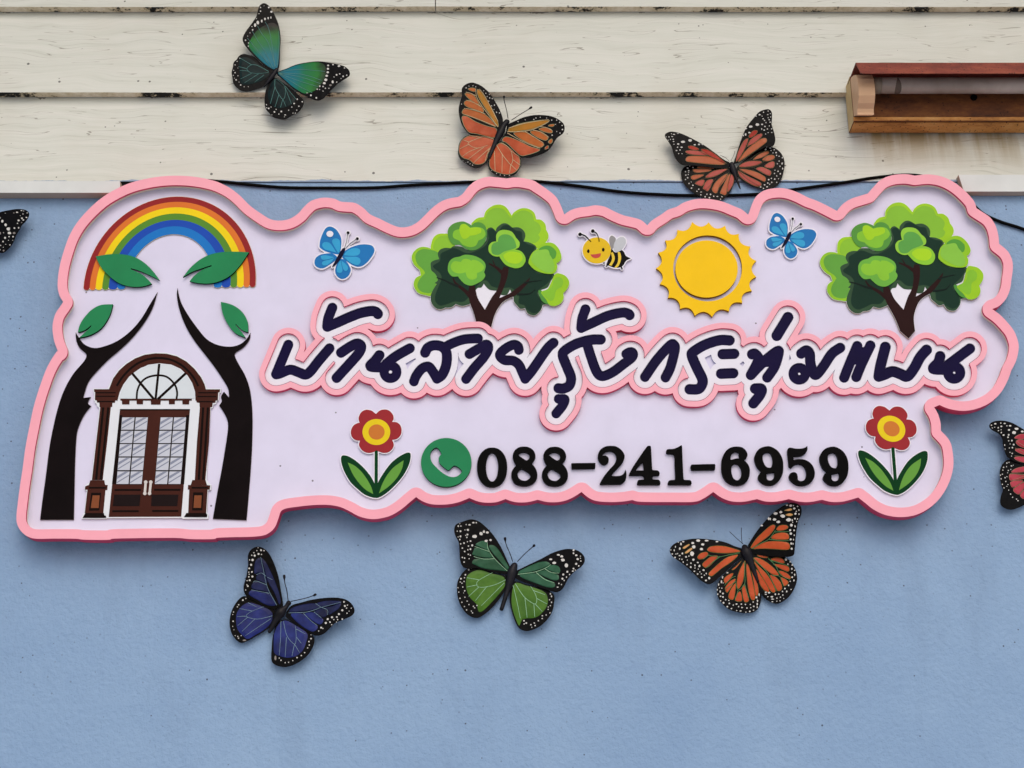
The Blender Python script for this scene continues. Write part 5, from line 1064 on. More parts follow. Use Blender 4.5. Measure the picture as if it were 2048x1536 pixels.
# --- red butterfly, tucked behind the sign
RED, RED2, RED3 = foil('#a3443a', '#ae5148', 0.32), foil('#a85636', '#b26340', 0.32), foil('#9a2416', '#a8301e', 0.3)
ornament((1310, 200, 6.982), 'brick red butterfly ornament whose lower wings are tucked behind the sign above the sun', [
 dict(o=[(1050, 880), (960, 830), (840, 740), (700, 640), (560, 560), (420, 490), (320, 455), (220, 440), (150, 470), (140, 510), (180, 570), (230, 650), (255, 740), (290, 820), (340, 880), (400, 905), (520, 910), (700, 930), (850, 950), (1030, 945)],
  c=[(2, [(460, 650), (520, 640), (610, 680), (590, 700), (500, 690)]), (0, [(425, 725), (460, 705), (600, 710), (700, 730), (730, 770), (600, 770), (480, 755)]), (1, [(430, 820), (470, 785), (600, 780), (760, 790), (880, 840), (985, 890), (900, 905), (700, 890), (520, 870), (440, 855)]), (2, [(640, 690), (720, 690), (830, 750), (930, 830), (1000, 890), (930, 876), (840, 820), (730, 760)])],
  v=[[(1000, 895), (880, 830), (740, 775), (600, 705)], [(740, 778), (600, 775), (430, 760)], [(1000, 890), (860, 760), (720, 685), (620, 690)]],
  s=[(390, 583, 36, 18), (490, 563, 30, 22), (325, 615, 20, 12), (370, 660, 18, 10), (315, 660, 10), (300, 705, 14, 10), (350, 697, 14, 8), (330, 748, 8), (377, 750, 8), (555, 625, 20, 10), (615, 620, 18, 14), (660, 620, 10), (265, 480, 18, 7), (320, 468, 14, 6), (240, 510, 16, 6), (195, 515, 10), (155, 515, 8), (215, 550, 8), (255, 548, 14, 8), (260, 580, 14, 7), (265, 617, 8), (185, 560, 7), (230, 470, 7)]),
 dict(o=[(1100, 880), (1130, 780), (1170, 650), (1230, 480), (1290, 360), (1370, 260), (1450, 170), (1530, 135), (1590, 130), (1630, 170), (1635, 260), (1630, 340), (1660, 440), (1680, 540), (1670, 610), (1630, 650), (1560, 650), (1450, 700), (1330, 770), (1220, 840), (1150, 880)],
  c=[(0, [(1130, 850), (1150, 750), (1200, 640), (1250, 560), (1300, 540), (1280, 620), (1210, 760), (1150, 850)]), (2, [(1310, 500), (1370, 430), (1430, 430), (1410, 480), (1330, 530)]), (0, [(1290, 640), (1330, 560), (1420, 490), (1490, 470), (1490, 510), (1400, 590), (1300, 650)]), (1, [(1160, 860), (1240, 740), (1330, 650), (1440, 560), (1540, 530), (1560, 580), (1480, 650), (1350, 740), (1220, 830)])],
  v=[[(1140, 860), (1220, 760), (1285, 640), (1310, 530)], [(1285, 645), (1400, 600), (1500, 510)], [(1180, 860), (1350, 750), (1560, 590)]],
  s=[(1335, 372, 30, 20), (1430, 342, 32, 22), (1495, 340, 16, 12), (1270, 400, 18, 12), (1265, 480, 14, 20), (1318, 455, 18, 12), (1235, 495, 8, 14), (1535, 370, 12), (1490, 403, 8, 14), (1525, 420, 14, 10), (1570, 405, 10), (1630, 402, 10), (1597, 362, 9), (1545, 475, 8), (1580, 455, 8), (1632, 453, 9), (1460, 205, 16, 12), (1412, 225, 12, 8), (1515, 170, 9), (1510, 262, 12, 8), (1575, 203, 12, 8), (1580, 248, 8), (1615, 235, 8), (1530, 285, 9), (1595, 275, 12, 8), (1550, 315, 9), (1608, 310, 10), (1580, 155, 8), (1610, 190, 7), (1495, 225, 7)]),
 dict(o=[(1060, 950), (900, 960), (700, 935), (520, 915), (420, 930), (370, 990), (365, 1060), (390, 1140), (440, 1210), (520, 1280), (600, 1330), (700, 1380), (800, 1405), (920, 1400), (1000, 1345), (1060, 1270), (1105, 1160), (1115, 1080), (1085, 1000)],
  c=[(1, [(590, 935), (650, 925), (820, 945), (800, 960), (620, 955)]), (1, [(530, 985), (560, 965), (780, 970), (740, 1000), (580, 1015)]), (1, [(500, 1080), (540, 1050), (680, 1040), (650, 1070), (540, 1115)]), (0, [(715, 1060), (800, 1000), (900, 970), (1010, 965), (930, 1020), (820, 1070), (720, 1085)]), (0, [(560, 1160), (620, 1120), (690, 1120), (660, 1200), (580, 1180)]), (0, [(670, 1230), (720, 1130), (810, 1110), (790, 1180), (740, 1270), (690, 1250)]), (1, [(800, 1230), (860, 1130), (960, 1050), (1020, 1030), (990, 1100), (900, 1220), (860, 1300), (810, 1280)]), (1, [(910, 1290), (960, 1180), (1020, 1060), (1050, 1050), (1000, 1310), (930, 1310)]), (0, [(1010, 1280), (1050, 1060), (1085, 1050), (1103, 1100), (1080, 1200)])],
  v=[[(1020, 965), (860, 1060), (720, 1100)], [(720, 1095), (640, 1110), (560, 1150)], [(850, 1100), (760, 1200), (700, 1260)], [(1030, 1010), (900, 1200), (870, 1305)], [(1060, 1030), (1010, 1200), (1000, 1310)], [(700, 1030), (540, 1040)], [(820, 960), (580, 960)]],
  s=[(470, 985, 11), (530, 942, 14, 8), (485, 920, 10), (455, 950, 16, 12), (425, 1000, 10), (430, 1048, 11), (455, 1085, 11), (425, 1110, 10), (475, 1165, 10), (530, 1190, 14, 9), (510, 1230, 14, 9), (465, 1040, 8), (610, 1245, 12, 9), (645, 1285, 16, 6), (585, 1275, 12, 8), (640, 1325, 12, 8), (700, 1350, 12), (725, 1315, 10), (775, 1317, 12), (760, 1365, 13), (820, 1345, 10), (870, 1348, 14, 8), (935, 1350, 12, 9), (915, 1385, 10), (505, 1145, 7), (470, 1010, 7)]),
 dict(o=[(1130, 960), (1200, 880), (1330, 780), (1450, 700), (1560, 655), (1660, 665), (1750, 730), (1800, 820), (1810, 920), (1790, 1030), (1760, 1120), (1700, 1200), (1600, 1240), (1500, 1245), (1380, 1210), (1270, 1160), (1180, 1090), (1130, 1010)],
  c=[(0, [(1175, 930), (1230, 880), (1340, 850), (1490, 860), (1420, 910), (1280, 935)]), (1, [(1370, 830), (1450, 760), (1560, 715), (1590, 740), (1500, 800), (1400, 830)]), (1, [(1500, 830), (1560, 780), (1650, 770), (1670, 810), (1600, 850), (1530, 850)]), (0, [(1530, 920), (1600, 870), (1660, 860), (1670, 910), (1640, 950), (1560, 945)]), (0, [(1410, 960), (1480, 935), (1560, 960), (1620, 1000), (1610, 1050), (1560, 1050), (1480, 1000)]), (1, [(1180, 965), (1280, 970), (1400, 1000), (1500, 1050), (1545, 1090), (1530, 1140), (1450, 1110), (1330, 1050), (1220, 1000)]), (0, [(1160, 985), (1250, 1040), (1350, 1090), (1480, 1160), (1460, 1205), (1380, 1195), (1280, 1140), (1190, 1070)])],
  v=[[(1170, 945), (1350, 945), (1500, 880), (1560, 780)], [(1380, 945), (1500, 1020), (1600, 1060)], [(1170, 960), (1350, 1060), (1540, 1150)], [(1160, 980), (1300, 1110), (1460, 1200)], [(1500, 860), (1600, 850), (1680, 830)], [(1330, 830), (1450, 740), (1590, 700)]],
  s=[(1545, 690, 14), (1610, 670, 16, 10), (1620, 705, 10), (1665, 695, 10), (1692, 735, 13), (1698, 773, 10), (1733, 785, 9), (1778, 805, 10, 14), (1648, 738, 8), (1733, 853, 9), (1775, 885, 12, 16), (1708, 890, 9), (1745, 925, 10), (1782, 958, 10, 16), (1718, 995, 10, 13), (1750, 1030, 10, 14), (1675, 980, 8), (1668, 1025, 10), (1700, 1060, 8, 12), (1672, 1105, 12), (1725, 1100, 8), (1625, 1095, 10), (1588, 1112, 13), (1630, 1150, 11), (1575, 1160, 11), (1530, 1185, 14, 10), (1600, 1175, 9), (1565, 1212, 16, 10), (1475, 1215, 11), (1515, 1235, 10), (1700, 1150, 9), (1560, 660, 8)]),
], [(1072, 890, 36), (1090, 960, 46), (1130, 1080, 26), (1190, 1240, 9)], [[(1040, 860), (990, 810), (910, 770)], [(1060, 850), (1100, 770), (1115, 710)]], 0.0095, (0.25, 0.25, 0.005, 0.005), [RED, RED2, RED3], '#5e5a44', 0.8, 0.8, False, rim=('#7d7355', 0.8))

# --- blue butterfly
BLU, BLD = foil('#171f52', '#273278', 0.25), foil('#121838', '#212957', 0.28)
ornament((440, 1080, 5.907), 'deep blue butterfly ornament under the door end of the sign', [
 dict(o=[(745, 770), (720, 600), (690, 430), (640, 280), (580, 160), (510, 95), (440, 78), (370, 110), (330, 180), (330, 300), (310, 430), (280, 540), (285, 620), (330, 680), (420, 720), (520, 785), (640, 820), (710, 810)],
  c=[(1, [(700, 760), (640, 620), (560, 480), (510, 300), (480, 210), (540, 260), (620, 420), (680, 570), (715, 700)]), (1, [(405, 340), (420, 250), (470, 210), (500, 310), (540, 440), (470, 390), (410, 400)]), (1, [(430, 430), (470, 395), (540, 450), (555, 510), (480, 490), (430, 470)]), (1, [(375, 530), (430, 490), (540, 530), (580, 620), (500, 600), (390, 580)]), (0, [(340, 640), (380, 590), (480, 620), (590, 640), (660, 765), (560, 770), (430, 700)])],
  v=[[(670, 770), (560, 560), (510, 340), (480, 200)], [(545, 430), (490, 390), (430, 410)], [(550, 530), (430, 485), (390, 500)], [(585, 630), (450, 605), (370, 590)], [(560, 440), (620, 470)]],
  s=[(485, 120, 14), (455, 165, 14), (410, 185, 15), (385, 235, 16), (367, 293, 14), (345, 335, 12), (377, 377, 12), (383, 432, 14), (340, 435, 10), (350, 475, 13), (320, 480, 8), (328, 545, 12), (318, 530, 8), (303, 590, 8), (435, 125, 8), (400, 150, 8), (375, 180, 8), (350, 235, 8), (450, 90, 7), (490, 170, 8), (520, 125, 10), (340, 380, 8), (345, 405, 7)]),
 dict(o=[(790, 840), (850, 770), (950, 740), (1060, 710), (1180, 690), (1300, 680), (1420, 685), (1500, 710), (1560, 760), (1590, 830), (1560, 890), (1460, 940), (1360, 980), (1290, 1050), (1220, 1110), (1130, 1130), (1050, 1085), (940, 1025), (850, 965), (780, 910)],
  c=[(1, [(820, 830), (880, 790), (1000, 760), (1120, 750), (1200, 790), (1120, 820), (980, 845), (840, 850)]), (1, [(1130, 755), (1250, 720), (1400, 720), (1430, 740), (1320, 770), (1210, 790)]), (1, [(1230, 800), (1330, 780), (1430, 745), (1400, 810), (1330, 860), (1285, 885), (1270, 830)]), (1, [(1110, 850), (1180, 810), (1250, 810), (1268, 880), (1220, 915), (1150, 880)]), (0, [(1000, 870), (1100, 855), (1170, 900), (1220, 940), (1200, 990), (1150, 990), (1060, 930)]), (0, [(840, 870), (980, 872), (1060, 950), (1150, 1010), (1140, 1060), (1080, 1080), (960, 1010), (880, 940)])],
  v=[[(810, 860), (1000, 855), (1120, 825), (1200, 795), (1430, 735)], [(1200, 795), (1270, 830), (1270, 885)], [(985, 865), (1080, 960), (1150, 1010)], [(1110, 850), (1200, 920)], [(1130, 750), (1190, 790)]],
  s=[(1465, 730, 12), (1475, 780, 14), (1445, 830, 15), (1405, 875, 15), (1380, 910, 12), (1323, 912, 15), (1272, 935, 14), (1250, 980, 15), (1195, 1035, 13), (1215, 1045, 8), (1495, 805, 9), (1500, 865, 9), (1550, 805, 7), (1525, 840, 6), (1445, 935, 12), (1390, 940, 9), (1345, 940, 8), (1300, 970, 12), (1320, 1000, 8), (1375, 970, 7), (1165, 1075, 8), (1505, 770, 8)]),
 dict(o=[(650, 830), (540, 780), (420, 720), (330, 670), (260, 670), (190, 740), (140, 830), (115, 930), (115, 1020), (140, 1110), (190, 1180), (250, 1215), (320, 1195), (420, 1140), (520, 1080), (610, 1010), (670, 920)],
  c=[(0, [(620, 900), (610, 850), (540, 800), (430, 760), (340, 740), (260, 780), (200, 860), (190, 960), (210, 1060), (280, 1140), (330, 1170), (420, 1120), (520, 1060), (600, 980)])],
  v=[[(620, 895), (440, 935), (310, 900), (380, 840), (520, 790)], [(380, 840), (230, 810)], [(310, 900), (200, 905)], [(330, 910), (210, 1010)], [(410, 935), (260, 1080)], [(600, 930), (300, 1130)], [(330, 740), (430, 790)]],
  s=[(270, 710, 12), (305, 690, 8), (220, 765, 9), (205, 790, 8), (160, 850, 8), (150, 880, 6), (155, 960, 10), (150, 1020, 6), (165, 1060, 6), (210, 1140, 8), (180, 1130, 6), (220, 1160, 8), (250, 1130, 7), (290, 1185, 28, 10, 1)]),
 dict(o=[(670, 980), (770, 935), (870, 980), (970, 1040), (1060, 1090), (1110, 1150), (1110, 1230), (1060, 1330), (980, 1410), (880, 1470), (780, 1500), (690, 1490), (620, 1450), (605, 1380), (610, 1280), (620, 1160), (640, 1070)],
  c=[(0, [(690, 1000), (770, 950), (880, 1000), (980, 1060), (1035, 1120), (1020, 1200), (980, 1300), (900, 1370), (800, 1390), (700, 1370), (640, 1330), (635, 1220), (640, 1110)])],
  v=[[(720, 960), (715, 1160), (700, 1360)], [(750, 960), (790, 1130), (880, 1230), (900, 1150), (890, 1010)], [(785, 1150), (770, 1380)], [(880, 1230), (850, 1370)], [(880, 1230), (940, 1330)], [(905, 1150), (960, 1220)], [(895, 1050), (1010, 1110)]],
  s=[(1075, 1165, 11), (1050, 1200, 10), (1055, 1240, 9), (1035, 1275, 8), (1000, 1330, 9), (960, 1365, 9), (910, 1390, 10), (860, 1425, 8), (810, 1445, 8), (770, 1450, 7), (720, 1420, 10), (700, 1395, 8), (1075, 1120, 8), (655, 1395, 14, 34, 1)]),
], [(813, 742, 30), (780, 790, 26), (715, 855, 60), (660, 950, 36), (580, 1090, 20)], [[(805, 720), (790, 600), (765, 500), (758, 410)], [(840, 725), (1000, 690), (1080, 665), (1135, 642)]], 0.012, (0.30, 0.30, 0.18, 0.18), [BLU, BLD], '#7a96a8', 1.0, 2.4)

# --- green butterfly
GR1, GR2 = foil('#3c661e', '#527d28', 0.3), foil('#1f4a32', '#33634a', 0.25)
ornament((890, 1020, 5.907), 'green butterfly ornament with black white spotted wing tips under the phone number', [
 dict(o=[(775, 700), (720, 560), (640, 400), (550, 270), (450, 170), (380, 125), (300, 110), (200, 140), (130, 170), (108, 230), (120, 300), (160, 380), (170, 480), (180, 600), (220, 680), (300, 690), (370, 685), (460, 705), (600, 740), (750, 760)],
  c=[(1, [(520, 420), (580, 420), (640, 480), (700, 580), (760, 690), (740, 712), (640, 600), (550, 490)]), (1, [(360, 410), (420, 370), (480, 370), (510, 430), (520, 480), (440, 450)]), (1, [(330, 500), (370, 440), (500, 490), (570, 560), (440, 560), (330, 530)]), (1, [(320, 620), (350, 580), (460, 572), (590, 590), (700, 690), (730, 722), (600, 710), (460, 690), (340, 640)])],
  v=[[(735, 720), (590, 580), (510, 460), (500, 380)], [(520, 490), (350, 430)], [(580, 575), (460, 580), (340, 550)]],
  s=[(335, 150, 18, 11), (370, 150, 10), (290, 175, 18, 10), (350, 312, 32, 24), (427, 280, 26, 24), (460, 255, 18), (500, 265, 20, 16), (487, 365, 22, 18), (537, 355, 18, 15), (270, 235, 15), (183, 250, 13), (188, 190, 9), (157, 190, 11), (250, 172, 8), (265, 290, 13), (183, 312, 13), (258, 323, 10), (175, 348, 10), (302, 367, 12), (265, 375, 8), (225, 390, 12), (185, 400, 9), (322, 418, 14), (277, 425, 10), (300, 463, 13), (205, 450, 10), (232, 490, 11), (275, 523, 9), (300, 533, 9), (205, 560, 10), (232, 568, 10), (225, 615, 10), (285, 575, 8), (145, 250, 8), (235, 235, 7), (175, 160, 6), (155, 318, 7), (270, 470, 8), (245, 300, 7)]),
 dict(o=[(830, 730), (900, 690), (1000, 640), (1140, 575), (1260, 510), (1400, 465), (1500, 462), (1580, 485), (1640, 540), (1650, 610), (1610, 670), (1540, 720), (1470, 790), (1430, 860), (1390, 930), (1330, 970), (1260, 960), (1150, 925), (1050, 890), (930, 850), (830, 800)],
  c=[(1, [(870, 730), (960, 680), (1100, 620), (1200, 610), (1240, 640), (1180, 680), (1060, 720), (900, 750)]), (1, [(1190, 690), (1260, 650), (1330, 660), (1360, 700), (1350, 740), (1270, 730)]), (1, [(1090, 740), (1180, 710), (1280, 750), (1340, 770), (1340, 820), (1280, 830), (1180, 790)]), (1, [(880, 770), (980, 752), (1085, 752), (1180, 810), (1290, 860), (1290, 910), (1200, 910), (1060, 860), (950, 820)])],
  v=[[(860, 760), (1050, 735), (1180, 690), (1250, 645)], [(1080, 740), (1180, 820), (1290, 860)], [(1180, 695), (1260, 740), (1350, 745)]],
  s=[(1340, 530, 22, 12), (1380, 548, 22, 15), (1392, 590, 28, 20), (1250, 583, 22, 12), (1290, 625, 26, 17), (1433, 655, 24, 30), (1520, 475, 14), (1518, 512, 12), (1550, 535, 17, 12), (1568, 580, 18, 15), (1605, 603, 9), (1550, 637, 15), (1518, 692, 13), (1580, 660, 10), (1510, 722, 14, 10), (1445, 730, 14), (1398, 762, 14), (1388, 812, 14), (1435, 793, 8, 13), (1472, 762, 9), (1408, 832, 9), (1345, 868, 9), (1375, 880, 8), (1330, 912, 12, 8), (1600, 570, 7), (1540, 710, 8), (1600, 545, 7)]),
 dict(o=[(740, 790), (640, 760), (560, 735), (460, 705), (370, 685), (270, 690), (200, 750), (150, 840), (140, 940), (155, 1050), (190, 1140), (250, 1220), (320, 1265), (380, 1275), (440, 1250), (530, 1180), (620, 1080), (690, 980), (745, 880)],
  c=[(0, [(710, 860), (700, 800), (640, 770), (540, 750), (430, 710), (350, 720), (280, 760), (250, 820), (255, 940), (300, 1040), (370, 1110), (400, 1200), (460, 1180), (560, 1080), (640, 990), (700, 910)])],
  v=[[(715, 825), (600, 880), (480, 910), (400, 910), (375, 880), (400, 830), (560, 740)], [(400, 825), (260, 800)], [(380, 885), (260, 910)], [(400, 910), (280, 1020)], [(490, 910), (360, 1070)], [(700, 860), (430, 1130)]],
  s=[(280, 705, 12), (308, 685, 10), (240, 765, 11), (188, 812, 11), (180, 850, 8), (200, 865, 8), (230, 800, 8), (225, 843, 8), (153, 918, 8), (210, 910, 8), (233, 955, 10), (163, 970, 8), (177, 1043, 9), (235, 1030, 8), (200, 1090, 8), (262, 1077, 8), (283, 1117, 8), (230, 1140, 8), (255, 1180, 9), (335, 1137, 9), (378, 1128, 9), (350, 1155, 9), (312, 1195, 8), (325, 1215, 9), (220, 980, 6)]),
 dict(o=[(790, 870), (860, 845), (940, 875), (1050, 900), (1150, 920), (1240, 960), (1290, 1010), (1290, 1090), (1270, 1190), (1220, 1280), (1140, 1360), (1050, 1410), (960, 1430), (880, 1400), (830, 1320), (790, 1200), (765, 1080), (765, 980)],
  c=[(0, [(810, 890), (860, 860), (950, 890), (1060, 920), (1160, 960), (1205, 1010), (1215, 1090), (1190, 1160), (1120, 1240), (1050, 1275), (970, 1280), (905, 1300), (880, 1365), (850, 1320), (800, 1180), (785, 1050)])],
  v=[[(805, 890), (850, 1080), (890, 1280)], [(830, 870), (900, 980), (960, 1050), (1060, 1110), (1085, 1060), (1060, 980), (1010, 900)], [(945, 1040), (970, 1270)], [(1050, 1110), (1060, 1260)], [(1065, 1110), (1150, 1200)], [(1085, 1045), (1205, 1110)], [(1040, 950), (1180, 1000)]],
  s=[(1245, 990, 10, 14), (1258, 1020, 9, 13), (1235, 1060, 8), (1258, 1090, 8, 12), (1245, 1130, 8), (1220, 1175, 8), (1240, 1215, 8), (1195, 1240, 8), (1150, 1250, 9), (1148, 1282, 9), (1103, 1308, 9), (1055, 1335, 9), (1015, 1355, 9), (1065, 1365, 9), (960, 1335, 11), (933, 1308, 11), (935, 1345, 9), (1025, 1385, 7), (1220, 1145, 7)]),
], [(822, 650, 36), (790, 740, 56), (765, 860, 45), (735, 960, 28), (665, 1180, 22)], [[(800, 610), (770, 520), (720, 400), (708, 322)], [(855, 610), (940, 520), (1020, 450), (1062, 412)]], 0.012, (0.30, 0.30, 0.18, 0.18), [GR1, GR2], '#9cc9a4', 1.2, 2.4)

